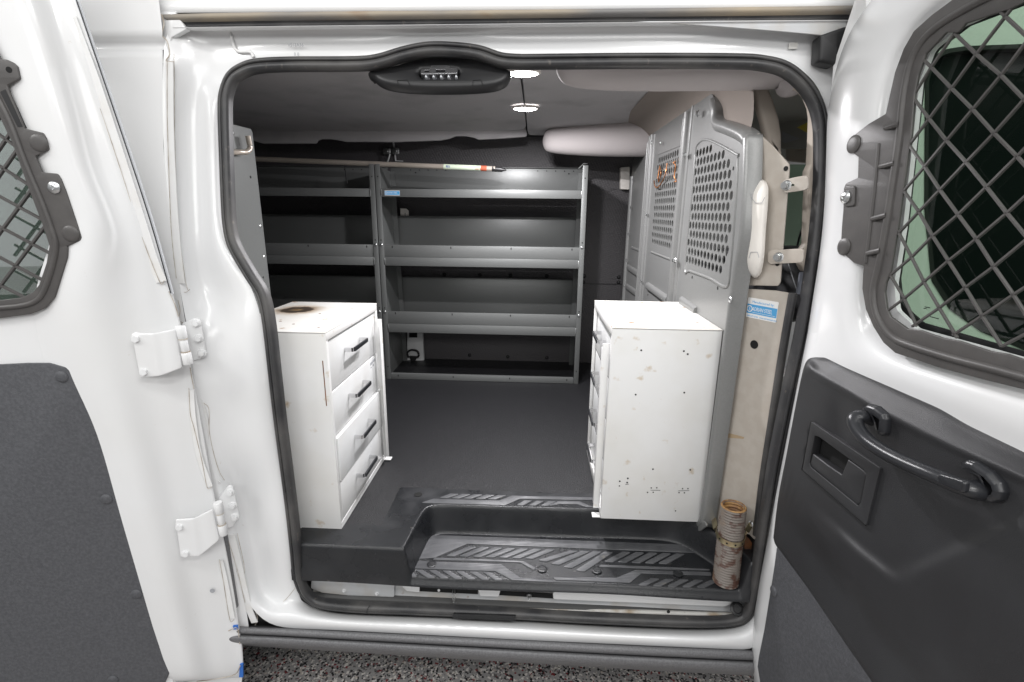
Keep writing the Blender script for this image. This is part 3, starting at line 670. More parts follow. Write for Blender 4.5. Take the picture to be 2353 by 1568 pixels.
for p in ((740, 232), (652, 526), (634, 745), (615, 955), (600, 1160), (583, 1360), (798, 238), (758, 800), (717, 1323), (868, 240), (1415, 1470)): place('screw', SCREW, PT.at(*s3(p)[0], .012), (-1, 0, 0), BK, 1.2)
for p in ((1062, 335), (982, 1160), (1160, 8)): place('bolt', BOLT_Z, PT.at(*s3(p)[0], .016), (-1, 0, 0), BK, .8)
for p in ((930, 1305), (1115, 1293), (1315, 1378), (768, 1430), (1438, 440), (1383, 1112)): place('slot_mark', PIN, PT.at(*s3(p)[0], .0016), (-1, 0, 0), BK, 1.5)
plate('bulkhead_foot', s7((1440, 355), (1540, 352), (1560, 380), (1510, 420), (1480, 415), (1470, 395)), PT, .001, .006, 'bulk', BK, bevel=.002, r=.004)
# copper wires threaded through the mesh
for k, pts in enumerate((((862, 420), (850, 500), (852, 545), (870, 480), (860, 430), (845, 520)), ((920, 400), (900, 500), (870, 560), (840, 590), (822, 575), (815, 535)), ((985, 385), (968, 395), (985, 420), (975, 500), (990, 540), (972, 545)))):
    w = tube('copper_wire', catmull([PT.at(*q, .010+.006*(i % 2)) for i, q in enumerate(s3(*pts))], 6), .0022, 'copper', None, n=7)
    tag(w, ('short curled copper wire knotted in the middle perforated panel', 'long hooked copper wire hanging from the middle perforated panel', 'coiled copper wire nearest the joint of the perforated panels')[k], 'wire')

# ---- beige filler panels between bulkhead and door pillar
mat('beige_stain', (.40, .30, .19), .5)
WF = Fr((.500, .2, 0), (.0735, -.12, 0), (0, 0, 1))
UPN = plate('filler_panel', s3((1560, 205), (1600, 178), (1635, 168), (1750, 275), (1868, 408), (1872, 440), (1862, 560), (1800, 1330), (1785, 1358), (1480, 1352), (1500, 1100)), WF, -.004, .0, 'beige', BK, bevel=.001, r=.006)
LWN = plate('filler_panel', [(1696, 664), (1781, 669), (1822, 676)]+c7((200, 900), (115, 1568))+[(1745, 1170), (1738, 1215), (1735, 1242), (1722, 1228), (1640, 1213), (1630, 1208), (1626, 1196), (1662, 911)], WF, -.004, .0, 'beige', BK, bevel=.001, r=.005)
P = [WF.at(u, v, .002) for u, v in [(1822, 674), (1800, 800), (1775, 960), (1752, 1110), (1738, 1230)]]
sweep('edge_rubber', catmull(P, 4), circ(.009, 10), 'rubber', LWN, up=(0, 1, 0))
place('access_hole', lathe_mesh('access_hole', [(.0105, 0), (.0105, .0004)], 18, 'hole'), WF.at(1733, 792, .001), WF.n, LWN)
place('panel_hole', PIN, WF.at(*s3((1849, 441))[0], .001), WF.n, UPN, 1.7); place('panel_hole', PIN, WF.at(*s3((1782, 1190))[0], .001), WF.n, UPN, 1.5)
plate('rust_smear', s5((962, 878), (1000, 872), (1050, 885), (1085, 895), (1082, 905), (1010, 900), (965, 895)), WF, 0, .0004, 'beige_stain', LWN)
# maker's sticker
def sticker(fr, c, w, h, parent, big=True):
    # c = lower-left corner in plane coords
    x, y = c
    s_ = plate2('maker_sticker', fillet([(x, y), (x+w, y), (x+w, y+h), (x, y+h)], h*.06), fr, .0002, .0008, 'paper', parent)
    lo, hi = (.22, .68) if big else (.12, .88)
    plate2('sticker_band', [(x+w*.01, y+h*lo), (x+w*.99, y+h*lo), (x+w*.99, y+h*hi), (x+w*.01, y+h*hi)], fr, .0008, .0011, 'blue', s_ if parent is None else parent)
    bh = h*(hi-lo)
    text('sticker_print', 'ADRIAN STEEL', fr, x+w*.19, y+h*lo+bh*.33, .0012, bh*.60, 'paper', parent, sx=w*.78/(bh*.60*7.75))
    cx, cy, rr = x+w*.10, y+h*(lo+hi)/2, bh*.36
    plate2('sticker_emblem', [(cx+rr*math.cos(a*.3927), cy+rr*math.sin(a*.3927)) for a in range(16)], fr, .0011, .0013, 'paper', parent, holes=[[(cx+rr*.72*math.cos(a*.3927), cy+rr*.72*math.sin(a*.3927)) for a in range(16)]])
    text('sticker_print', 'S', fr, cx-rr*.3, cy-rr*.4, .0013, rr*1.2, 'paper', parent)
    if big:
        text('sticker_print', 'Manufactured by:', fr, x+w*.16, y+h*.76, .0009, h*.17, 'blue', parent)
        text('sticker_print', '800-677-2726   www.adriansteel.com', fr, x+w*.05, y+h*.06, .0009, h*.11, 'blue', parent, sx=.95)
        plate2('sticker_rule', [(x+w*.2, y+h*.285), (x+w*.96, y+h*.285), (x+w*.96, y+h*.30), (x+w*.2, y+h*.30)], fr, .0011, .0013, 'paper', parent)
A_, B_ = WF.uv(WF.at(1714, 728, 0)), WF.uv(WF.at(1790, 695, 0))
sticker(WF, A_, B_[0]-A_[0], B_[1]-A_[1], LWN)
# grab handle
hp = [WF.at(u, v, h) for (u, v), h in zip(r2((128, 775), (129, 800), (128, 850), (122, 950), (113, 1060), (107, 1180), (100, 1250), (92, 1300), (92, 1320)), (.006, .020, .026, .028, .028, .028, .025, .016, .006))]
GH = sweep('grab_handle', catmull(hp, 5), [(-.0185, -.010), (-.0195, .0), (-.0165, .005), (-.006, .007), (.006, .007), (.0165, .005), (.0195, .0), (.0185, -.010)], 'cream', BK, up=[tuple(WF.n)]*(len(hp)*5-4), scale=[lerp(.85, 1, min(1, min(i, (len(hp)*5-5)-i)/5)) for i in range(len(hp)*5-4)], smooth=70)
for a, b, dy in (((128, 850), (107, 1190), 0),):
    for q in (((84, 820), (90, 850), (112, 882), (152, 882), (172, 845)), ((72, 1228), (84, 1190), (125, 1190), (135, 1225))):
        tube('handle_seam', [WF.at(u, v, .0360) for u, v in r2(*q)], .0006, 'grey_print', GH, n=5)
# brackets with bolts to the door pillar
for q, bq, nm in ((((280, 755), (300, 738), (365, 722), (437, 710), (440, 795), (360, 808), (300, 815), (282, 795)), (306, 772), 0), (((190, 1195), (210, 1180), (290, 1176), (410, 1170), (408, 1253), (290, 1258), (205, 1262), (190, 1245)), (258, 1222), 1)):
    b_ = plate('pillar_bracket', r2(*q), WF, .004, .008, 'beige', BK, bevel=.001, r=.008, holes=[r2((bq[0]+18, bq[1]-10), (bq[0]+52, bq[1]-12), (bq[0]+52, bq[1]+6), (bq[0]+18, bq[1]+8))] if nm == 0 else [])
    place('bolt', BOLT_Z, WF.at(*r2(bq)[0], .008), WF.n, BK, .95)

# ---- what shows of the cab
plate('pillar_trim', r2((372, 150), (400, 165), (440, 210), (468, 280), (476, 340), (472, 460), (462, 640), (442, 680), (436, 740), (446, 800), (440, 900), (432, 1140), (414, 1165), (400, 1210), (398, 1270), (420, 1315), (450, 1310), (520, 900), (540, 400), (500, 220), (420, 130)), FY(.150), -.02, .008, 'beige_plastic', VAN, bevel=.006, r=.006)
plate('belt_bar', r2((100, 150), (195, 150), (232, 240), (266, 350), (281, 450), (282, 590), (255, 585), (185, 500), (160, 380), (122, 250)), FY(.30), -.03, .0, 'beige_plastic', VAN, bevel=.01, r=.01)
plate('trim_blue', r2((398, 1318), (425, 1316), (400, 1455), (375, 1455)), FY(.15), -.004, .004, 'grey_blue', VAN)
obj('cab_roof', [(.51, .2, 1.74), (2.0, .2, 1.62), (2.0, 1.75, 1.62), (.51, 1.75, 1.78)], [(0, 1, 2, 3)], 'cab_dark', VAN, 0)
box('cab_floor', (.62, .12, .40), (2.0, 1.8, .50), 'cab_dark', VAN, 0)
vis = FX(1.15); 
def FXc(x): return Fr((x, 0, 0), (.35, -1, 0), (0, 0, 1))
VI = plate('sun_visor', r2((170, 420), (300, 340), (480, 260), (490, 480), (420, 540), (280, 545), (180, 500)), FXc(1.1), -.012, .0, 'cab_dark', VAN, bevel=.005, r=.02)
plate('visor_label', r2((372, 408), (440, 376), (472, 376), (472, 436), (440, 443)), FXc(1.1), .0, .0012, 'yellow', VI)
plate('visor_label', r2((280, 434), (392, 478), (300, 505), (282, 500)), FXc(1.1), .0, .0012, 'grey_print', VI)
plate('windscreen_frame', r2((290, 520), (400, 545), (440, 510), (480, 480), (480, 640), (300, 620)), FXc(1.5), -.02, .0, 'beige_plastic', VAN, bevel=.01, r=.02)
plate('cab_window', r2((240, 640), (600, 640), (600, 1330), (240, 1330)), FXc(1.3), -.006, .0, 'tint_glass', VAN)
tube('wiper_cable', catmull([FXc(1.28).at(*q) for q in r2((440, 985), (400, 1060), (375, 1150), (362, 1210))], 4), .004, 'black', VAN)
SE = plate('passenger_seat', r2((-300, 1180), (100, 1150), (300, 1165), (325, 1230), (375, 1390), (420, 1600), (-300, 1700)), FXc(.72), -.16, .0, 'leather', VAN, bevel=.03, r=.03)
tube('seat_stitch', catmull([FXc(.72).at(*q, .001) for q in r2((318, 1262), (345, 1345), (372, 1430))], 4), .0012, 'grey_print', SE)

# ---- front part of the body seen through the open door's glass
rows = []
win = [(2133, 480), (2135, 180), (2160, 125), (2220, 116), (2650, 100), (2650, 925), (2262, 752), (2192, 704), (2150, 640)]
win2 = [(2126, 480), (2128, 172), (2154, 116), (2220, 106), (2660, 90), (2660, 938), (2256, 763), (2184, 712), (2142, 645)]
BF = FY(.03)
plate('front_body', [(1990, -160), (2900, -160), (2900, 1700), (1990, 1700)], BF, -.03, .0, 'body_white', VAN, holes=[win], hr=.04)
plate('cab_side_glass', [(2100, 60), (2700, 60), (2700, 960), (2100, 960)], BF, -.03, -.022, 'window_dark', VAN)
plate('glass_gasket', win2, BF, -.02, .003, 'black', VAN, holes=[win], r=.04, hr=.04)

# ================================================================ CORRUGATED HOSE
hb = PZ(1667, 1336, SZ+.003); ht = PY(1686, 1163, hb.y+.004)
HO = thing('hose_stub', 'rust-spotted grey corrugated hose stub standing strapped at the end of the step', 'hose', tuple(hb))
mat('hose', (.19, .165, .145), .5, c2=(.085, .040, .027), scale=42, lo=.50, hi=.60, c3=(.24, .16, .10), s3=14, lo3=.55, hi3=.75)
R0 = .0292; prof = []; H_ = (ht-hb).length; nr = 30
for i in range(nr*4+1):
    t = i/(nr*4); prof.append((R0+.0016*math.sin(2*math.pi*t*nr)+.0012*(1-t), t*H_))
ax = (ht-hb).normalized()
o = place('hose_wall', lathe_mesh('hose_wall', [(.024, .001)]+prof[:-1]+[(R0, H_), (R0-.003, H_+.0005), (R0-.005, H_-.002)], 36, 'hose'), hb, ax, HO); o.data.polygons[len(o.data.polygons)-1].hide = False
# open the top: remove the closing face, add an orange inner wall
bm = bmesh.new(); bm.from_mesh(o.data); big = [f for f in bm.faces if len(f.verts) > 8]; bmesh.ops.delete(bm, geom=big, context='FACES'); bm.to_mesh(o.data); bm.free()
inner = [(R0-.004+.0012*math.sin(k*1.57), H_-.001-k*.0022) for k in range(24)]
q = place('hose_lining', lathe_mesh('hose_lining', inner+[(.001, H_-.055)], 30, 'hose_in'), hb, ax, HO)
hr_ = place('hose_rim', lathe_mesh('hose_rim', [(R0-.0045, H_-.003), (R0-.0035, H_+.0012), (R0-.001, H_+.0014), (R0+.0008, H_-.001)], 36, 'hose_in'), hb, ax, HO)
o2 = hr_; bm = bmesh.new(); bm.from_mesh(o2.data); bmesh.ops.delete(bm, geom=[f for f in bm.faces if len(f.verts) > 8], context='FACES'); bm.to_mesh(o2.data); bm.free()
# strap
sc = hb+ax*(H_*.62); SP = []
for k in range(17):
    a = math.pi*(1.0+k/16); SP.append(sc+V((-math.cos(a)*-.0335, math.sin(a)*.0335, .004*math.sin(k/16*math.pi)*-1)))
lft, rgt = WF.at(*s7((1612, 322))[0], .004), WF.at(*s7((1900, 368))[0], .004)
path = catmull([lft, lft.lerp(SP[0], .75)]+SP[::2]+[rgt.lerp(SP[-1], .75), rgt], 4)
sweep('pipe_strap', path, [(-.0075, -.0006), (-.0075, .0006), (.0075, .0006), (.0075, -.0006)], 'zinc_gold', HO, up=[tuple((p-sc).normalized()) if (p-sc).length < .042 else (0, -1, 0) for p in path])
for p in (lft, rgt): place('strap_screw', SCREW, p+WF.n*.002, WF.n, HO, 1.3)
for k in range(2, 15, 3): place('strap_hole', PIN, SP[k]+(SP[k]-sc).normalized()*.001, (SP[k]-sc).normalized(), HO, .8)

# ================================================================ DRAWER CABINETS
CW, CD_, CH = .276, .405, .551
def cabinet(label, loc, rot, who):
    T = thing('drawer_cabinet', label, 'cabinet', loc, 'white steel drawer cabinets'); T.rotation_euler = (0, 0, rot); OFF[T.name] = V((0, 0, 0))
    L_ = lambda n, lo, hi, m, par=T, bv=.0012: box(n, lo, hi, m, par, bv, 2, True)
    hx, hy = CW/2, CD_/2; t = .0016
    L_('side_panel', (-hx, -hy, 0), (hx, -hy+t, CH-.001), 'cabinet'); L_('side_panel', (-hx, hy-t, 0), (hx, hy, CH-.001), 'cabinet')
    L_('back_panel', (-hx, -hy+t+.0003, 0), (-hx+t, hy-t-.0003, CH-.002), 'cabinet')
    L_('top_panel', (-hx-.0005, -hy-.001, CH), (hx+.001, hy+.001, CH+.0025), 'cab_top' if who == 0 else 'cab_top2')
    L_('bottom_panel', (-hx+.002, -hy+.002, .001), (hx, hy-.002, .012), 'cabinet')
    # front frame
    L_('frame_rail', (hx-.012, -hy+.002, CH-.020), (hx+.0008, hy-.002, CH-.0005), 'cabinet'); L_('frame_rail', (hx-.010, -hy+.002, .0125), (hx+.0008, hy-.002, .022), 'cabinet')
    L_('frame_stile', (hx-.010, -hy+.0018, .0225), (hx+.0005, -hy+.013, CH-.0205), 'cabinet'); L_('frame_stile', (hx-.010, hy-.013, .0225), (hx+.0005, hy-.0018, CH-.0205), 'cabinet')
    zb = [CH-.021, .390, .266, .137, .0235]
    for k in range(4):
        pr_ = (-.006, -.004, .004, .001)[k] if who == 0 else -.010
        D = L_('drawer', (hx-.02+pr_, -hy+.0145, zb[k+1]+.0016), (hx+pr_, hy-.0150, zb[k]-.0016), 'drawer', T, .0015)
        zc = zb[k+1]+(zb[k]-zb[k+1])*.60; yc = -.015; xf = hx+pr_
        pts = [(xf-.001, yc-.058, zc), (xf+.022, yc-.058, zc), (xf+.025, yc-.055, zc), (xf+.025, yc+.055, zc), (xf+.022, yc+.058, zc), (xf-.001, yc+.058, zc)]
        verts = []; fc = []
        for i, p in enumerate(pts):
            w = .0055; nx_ = (V((0, 1, 0)), V((.7, .7, 0)), V((.7, .7, 0)), V((.7, -.7, 0)), V((.7, -.7, 0)), V((0, -1, 0)))[i]*.003
            q = V(p)
            verts += [q+V((0, 0, w))-nx_, q+V((0, 0, w))+nx_, q+V((0, 0, -w))+nx_, q+V((0, 0, -w))-nx_]
        for i in range(5):
            for j in range(4): fc.append((i*4+j, i*4+(j+1) % 4, i*4+4+(j+1) % 4, i*4+4+j))
        hd = obj('handle', verts, fc, 'chrome', D, 30, local=True)
        bi = box('handle_grip', (xf+.0235, yc-.054, zc-.006), (xf+.0285, yc+.054, zc+.006), 'trim_gloss', D, .001, 2, True)
        L_('drawer_gap_shade', (hx-.012, -hy+.0132, zb[k+1]-.0014), (hx-.0105, hy-.0132, zb[k+1]+.0014), 'hole', T, 0)  # near-black strips stand in for the shade between drawers and frame
        L_('drawer_gap_shade', (hx-.0115, -hy+.0131, zb[k+1]+.002), (hx-.011, -hy+.0148, zb[k]-.002), 'hole', T, 0)
    # hinged locking bar at the +y end of the drawer face
    LB = L_('lock_bar', (hx+.002, hy-.022, .020), (hx+.020, hy-.019, CH-.045), 'cabinet', T, .001)
    L_('lock_flange', (hx+.017, hy-.040, .030), (hx+.0195, hy-.0222, CH-.06), 'cabinet', LB, .001)
    L_('lock_foot', (hx+.001, hy-.018, .004), (hx+.024, hy+.004, .0075), 'cabinet', LB, .001)
    if who == 0:
        L_('rust_line', (hx-.013, -hy-.0004, CH-.19), (hx-.0105, -hy+.0002, CH-.07), 'rust', T, 0)
        fr_ = Fr((hx+.0, 0, 0), (0, 1, 0), (0, 0, 1))
        for y_, z_, w_, h_ in ((hy-.085, .368, .022, .010), (hy-.060, .370, .026, .010), (hy-.083, .358, .010, .004), (hy-.062, .358, .012, .008)):
            plate2('label_remnant', fillet([(y_, z_), (y_+w_, z_), (y_+w_*.97, z_+h_), (y_+.001, z_+h_*.9)], .001), fr_, -.0042, -.0036, 'grey_print', T)
        OFF[T.name] = V((0, 0, 0))
        for (x, y) in ((.10, -.15), (.03, .02), (.095, .10), (-.03, -.09), (.02, -.12)):
            o = bpy.data.objects.new('rust_spot', PIN_R); COL.objects.link(o); o.parent = T; o.location = (x, y, CH+.0026)
    else:
        for (x, y) in ((-.10, .12), (.02, .15), (-.02, -.02), (.06, .03), (-.09, -.15), (.09, -.12), (.10, .10)):
            o = bpy.data.objects.new('rust_spot', PIN_R); COL.objects.link(o); o.parent = T; o.location = (x, y, CH+.0026); o.scale = (1.1, .6, 1)
    return T
PIN_R = lathe_mesh('rust_spot', [(.004, 0), (.003, .0003)], 9, 'rust')
def stained(name, cx, cy, r, base):
    m = mat(name, (.76, .755, .73), .35, c2=(.70, .68, .64), scale=7, c3=(.36, .22, .12), s3=34, lo3=.68, hi3=.74)
    N = m.node_tree.nodes; L = m.node_tree.links; b = N['Principled BSDF']; prev = b.inputs['Base Color'].links[0].from_socket
    tc = N.new('ShaderNodeTexCoord'); mp = N.new('ShaderNodeMapping'); mp.inputs['Location'].default_value = (-cx, -cy, 0); L.new(tc.outputs['Object'], mp.inputs[0])
    ns = N.new('ShaderNodeTexNoise'); ns.inputs['Scale'].default_value = 40; L.new(tc.outputs['Object'], ns.inputs['Vector'])
    sp_ = N.new('ShaderNodeSeparateXYZ'); L.new(mp.outputs[0], sp_.inputs[0])
    cmb = N.new('ShaderNodeCombineXYZ'); L.new(sp_.outputs[0], cmb.inputs[0]); L.new(sp_.outputs[1], cmb.inputs[1])
    ln = N.new('ShaderNodeVectorMath'); ln.operation = 'LENGTH'; L.new(cmb.outputs[0], ln.inputs[0])
    ad = N.new('ShaderNodeMath'); ad.operation = 'MULTIPLY_ADD'; ad.inputs[1].default_value = .03; L.new(ns.outputs[0], ad.inputs[0]); L.new(ln.outputs['Value'], ad.inputs[2])
    cr = N.new('ShaderNodeValToRGB'); e = cr.color_ramp.elements
    mr = N.new('ShaderNodeMapRange'); mr.inputs[1].default_value = .0; mr.inputs[2].default_value = r*2; L.new(ad.outputs[0], mr.inputs[0]); L.new(mr.outputs[0], cr.inputs[0])
    e[0].position = .0; e[0].color = (.20, .13, .07, 1); e[1].position = 1; e[1].color = (1, 1, 1, 1)
    for p, c in ((.22, (.30, .21, .12)), (.36, (.06, .045, .035)), (.56, (.09, .065, .05)), (.64, (.55, .45, .36)), (.82, (.85, .8, .74))):
        x = e.new(p); x.color = (*c, 1)
    mx = N.new('ShaderNodeMixRGB'); mx.blend_type = 'MULTIPLY'; mx.inputs[0].default_value = 1; L.new(prev, mx.inputs[1]); L.new(cr.outputs[0], mx.inputs[2]); L.new(mx.outputs[0], b.inputs['Base Color'])
stained('cab_top', -.06, .07, .052, 0)
mat('cab_top2', (.72, .71, .68), .4, c2=(.62, .59, .54), scale=7, lo=.45, hi=.7, c3=(.30, .17, .10), s3=32, lo3=.66, hi3=.72)
C0 = cabinet('white drawer cabinet with a burnt ring on top, beside the steel end panel', (-.512-CW/2, .112+CD_/2, FZ), 0, 0)
C1 = cabinet('scratched white drawer cabinet with screw holes in its side, fixed to the bulkhead', (.199+CW/2, .2+CD_/2, FZ+.008), math.pi, 1)
# loose screw holes in the side of the second cabinet (side towards the door)
OFF[C1.name] = V((0, 0, 0))
for p in ((470, 376), (725, 381), (748, 399), (437, 641), (727, 629), (540, 1086), (763, 1090), (390, 1141), (386, 1166), (342, 1158), (340, 1186), (530, 1198), (563, 1197), (508, 1225), (542, 1224), (717, 1202), (749, 1202), (696, 1226), (728, 1227), (675, 1335)):
    w = PY(*s5(p)[0], .1995); c = C1.location; l = V((-(w.x-c.x), -(w.y-c.y), w.z-c.z))
    o = bpy.data.objects.new('screw_hole', PIN); COL.objects.link(o); o.parent = C1; o.rotation_euler = (-math.pi/2, 0, 0); o.location = l; k = .75 if p[1] < 1180 else .6; o.scale = (k, k, 1)
for a, b in (((525, 1211), (585, 1212)), ((692, 1215), (757, 1214)), ((375, 1177), (396, 1175))):
    P0, P1 = [PY(*s5(q)[0], .1995) for q in (a, b)]; c = C1.location
    P0, P1 = [V((-(w.x-c.x), -(w.y-c.y), w.z-c.z)) for w in (P0, P1)]
    obj('scratch', [P0+V((0, .0004, -.0006)), P1+V((0, .0004, -.0006)), P1+V((0, .0004, .0006)), P0+V((0, .0004, .0006))], [(0, 1, 2, 3)], 'hole', C1, 0, local=True)

# ================================================================ SHELVING
def shelving(x0, x1, label, full):
    T = thing('shelving_unit', label, 'shelves', ((x0+x1)/2, 1.53, FZ), 'grey steel shelving along the far wall')
    YF = 1.365; zt_ = 1.625
    def zpx(v, y=YF): return PY(1100, v, y).z
    for xp, s in ((x0, 1), (x1, -1)):
        # tapered side panel with front flange and back post
        sp_ = plate2('side_panel', [(YF+.002, FZ+.001), (1.700, FZ+.001), (1.66, 1.0), (1.60, zt_-.01), (YF+.002, zt_)], FXp(xp+s*.0012), -.0008, .0008, 'steel', T)
        box('post', (min(xp, xp+s*.024), YF-.0015, FZ+.001), (max(xp, xp+s*.024), YF+.0015, zt_+.004), 'steel', T, .0006)
        bx = [(1.695, FZ), (1.598, zt_-.012)]
        P = [V((xp+s*.014, bx[0][0], bx[0][1])), V((xp+s*.014, bx[1][0], bx[1][1]))]
        sweep('rear_post', P, [(-.012, -.001), (-.012, .001), (.012, .001), (.012, -.001)], 'steel', T, up=(0, -1, 0))
        for z in (zpx(408), zpx(555), zpx(712), zpx(848)): place('bolt_hole', PIN, V((xp+s*.012, YF-.002, z)), (0, -1, 0), T, 1.0)
        for z in (zpx(566), zpx(721)): place('screw', SCREW, V((xp+s*.012, YF-.002, z)), (0, -1, 0), T, 1.1)
    ia, ib = x0+.0255, x1-.0255
    lv = [(436, 455, None, 1.605, 386), (594, 614, 566, 1.64, 499), (748, 768, 720, 1.675, 640)]
    for k, (vt, vb, vl, yb, vback) in enumerate(lv):
        z1, z0 = zpx(vt), zpx(vb); zb_ = zpx(vback, yb)
        box('shelf_edge', (ia, YF-.0012, z0), (ib, YF+.0012, z1), 'steel', T, .0008)
        box('shelf_tray', (x0+.004, YF+.002, z1-.004), (x1-.004, yb, z1-.002), 'steel', T, .0005)
        if vl: box('shelf_lip', (ia-.004, YF+.004, z1+.0005), (ib+.004, YF+.0065, zpx(vl)), 'steel', T, .0008)
        box('shelf_back', (x0+.006, yb, z1-.002), (x1-.006, yb+.002, zb_), 'steel', T, .0006)
        box('back_fold', (x0+.006, yb-.014, zb_), (x1-.006, yb+.002, zb_+.002), 'steel', T, .0006)
        box('weld', (ia-.003, YF-.0035, z0+.004), (ia+.001, YF-.0015, z1-.004), 'zinc', T, .0008); box('weld', (ib-.001, YF-.0035, z0+.004), (ib+.003, YF-.0015, z1-.004), 'zinc', T, .0008)
        if vl:
            for t in (.04, .345, .655, .965):
                o = place('slot', PIN, V((lerp(ia, ib, t), YF+.0037, zpx(vl)-.010)), (0, -1, 0), T, 1); o.scale = (.8, 1.9, 1)
    box('base_edge', (ia, YF-.0012, FZ+.001), (ib, YF+.0012, zpx(863.5)), 'steel', T, .0008)
    box('base_fold', (ia, YF+.0015, zpx(863.5)-.003), (ib, YF+.02, zpx(863.5)-.0015), 'steel', T, 0)
    for t in (.04, .345, .655, .965):
        o = place('slot', PIN, V((lerp(ia, ib, t), YF-.0016, zpx(868))), (0, -1, 0), T, 1); o.scale = (.8, 1.9, 1)
    for i in range(5):
        for xx in (x0+.11+i*.045, x1-.05-i*.045): place('bolt_hole', PIN, V((xx, 1.6035, zpx(392, 1.60))), (0, -1, 0), T, .9)
    for xx in (x0+.135, x1-.073): place('bolt_hole', PIN, V((xx, 1.6035, zpx(398, 1.60))), (0, -1, 0), T, 1.1)
    return T
xr0 = PY(*s1((1342, 380))[0], 1.365).x; xr1 = PY(1352, 378, 1.365).x
U1 = shelving(xr0, xr1, 'grey steel shelving unit with a blue maker\'s badge on its top shelf edge', True)
U0 = shelving(-1.75, xr0-.004, 'grey steel shelving unit without badge, partly hidden behind the burnt-topped cabinet', True)
fb = FY(1.3635); a, b = fb.uv(fb.at(*s1((1431, 632))[0])), fb.uv(fb.at(*s1((1565, 590))[0]))
sticker(fb, a, b[0]-a[0], b[1]-a[1], U1, False)
plate('shelf_ear', s1((1570, 748), (1625, 752), (1645, 770), (1648, 820), (1572, 822)), FY(1.66), -.001, .001, 'cream', U1, holes=[s1((1610, 790), (1616, 790), (1616, 815), (1610, 815))])
plate('corner_gusset', s3((220, 440), (262, 400), (298, 402), (262, 408), (230, 440)), FY(1.45), -.001, .001, 'steel', U1)

# near-side unit: only its end panel shows
EP = thing('end_panel', 'tall grey steel shelf end panel with a bent rod hook, behind the rear door pillar', 'panel', (-.80, .26, FZ))
fx = FXp(-.80)
ep = [fx.uv(fx.at(*q)) for q in c4((55, 860), (175, 890), (186, 912), (265, 1568))]
plate2('steel_sheet', [(.125, ep[0][1]), ep[0], ep[1], ep[2], (ep[3][0], FZ+.002), (.125, FZ+.002)], fx, -.001, .001, 'bulk2' if 'bulk2' in M else 'steel', EP)
hk = catmull([fx.at(*q, h) for q, h in zip(s1((60, 245), (130, 245), (180, 246), (210, 232), (224, 200), (215, 150), (205, 98)), (.003, .014, .02, .022, .022, .022, .022))], 5)
tube('rod_hook', hk, .007, 'pole', EP)
for p, s_ in (((229, 468), 1.2), ((315, 908), .8), ((348, 1182), .8), ((343, 1366), 1.0), ((72, 75), .8)): place('bolt_hole', PIN if s_ >= 1 else SCREW, fx.at(*s1(p)[0], .0012), (1, 0, 0), EP, s_)

# ---- long pole lying on top of the shelves
pa, pb = PY(*s1((-250, 285))[0], 1.43), PY(*s1((2375, 397))[0], 1.375)
pe = PY(1138, 388.5, 1.377); pt = PY(1164, 391.5, 1.375)
PO_ = thing('metal_pole', 'long thin bronze pole with paper label lying across the shelf tops', 'pole', tuple((pa+pe)/2))
tube('pole_tube', [pa, pa.lerp(pe, .5), pe], .0118, 'pole', PO_, n=14)
tube('pole_tip', [pe.lerp(pa, .01), pe.lerp(pt, .55), pt], .0122, 'black', PO_, n=12, scale=[1, .9, .15])
la, lb, lc = [PY(*s1(p)[0], 1.3705) for p in ((1955, 380), (2155, 392), (2290, 398))]
def sleeve(nm, p, q, m): return sweep(nm, [p, q], [(.0123*math.cos(a), .0123*math.sin(a)) for a in [i*2*math.pi/16 for i in range(16)]], m, PO_, up=(0, 0, 1))
def on_pole(p): d = pe-pa; return pa+d*((p-pa).dot(d)/d.dot(d))
sleeve('pole_label', on_pole(la), on_pole(lc), 'green_label'); sleeve('pole_band', on_pole(lc), on_pole(lc)+(pe-pa).normalized()*.028, 'red_print')
lf = Fr(on_pole(la), pe-pa, (0, -.1, 1)); text('label_print', 'BES', lf, .012, -.002, .0126, .013, 'blue_print', PO_); text('label_print', 'GLF407', lf, .150, -.006, .0126, .012, 'red_print', PO_)
zt2 = tube('zip_tie', catmull([PY(*q, 1.360) for q in s1((1078, 368), (1076, 400), (1082, 430), (1086, 470), (1094, 525))], 5), .003, 'black', None, n=7)
tag(zt2, 'black cable tie dangling in front of the unbadged shelving unit', 'cable tie')

# ================================================================ REAR SIDE DOOR (left, folded back)
ROWS = [(-40, -70, 40, 88, 125, 150, 166), (0, -40, 60, 105, 140, 165, 181), (100, 10, 85, 140, 175, 200, 217), (200, 30, 120, 165, 205, 230, 248), (300, 70, 150, 195, 237, 262, 282), (400, 120, 175, 222, 268, 295, 315), (523, 160, 232, 275, 315, 334, 354),
        (600, 130, 215, 290, 333, 354, 376), (678, 108, 203, 290, 343, 374, 398), (740, 108, 203, 295, 347, 388, 412), (845, 130, 232, 320, 377, 418, 438), (956, 195, 268, 345, 395, 440, 459), (1046, 225, 300, 370, 408, 455, 474),
        (1160, 255, 330, 393, 430, 478, 495), (1246, 280, 355, 413, 450, 500, 515), (1362, 315, 385, 440, 475, 521, 537), (1442, 340, 407, 455, 492, 530, 548), (1500, 358, 425, 472, 507, 542, 558), (1562, 380, 440, 483, 517, 545, 558)]
HH = (.0, .018, -.024, -.030, -.044, -.042)
rows = []
for r in ROWS:
    rows.append([DL.at(r[1]-30, r[0], -.002)]+[DL.at(u, r[0], h) for u, h in zip(r[1:], HH)]+[DL.at(r[6]+3, r[0], -.049), DL.at(r[6]-1, r[0], -.062)])
bt = ROWS[-1]
rows.append([DL.at(bt[1]-30, 1572, -.03)]+[DL.at(u, 1568-3*k, h-.02) for k, (u, h) in enumerate(zip(bt[1:], HH))]+[DL.at(bt[6], 1556, -.06), DL.at(bt[6], 1556, -.063)])
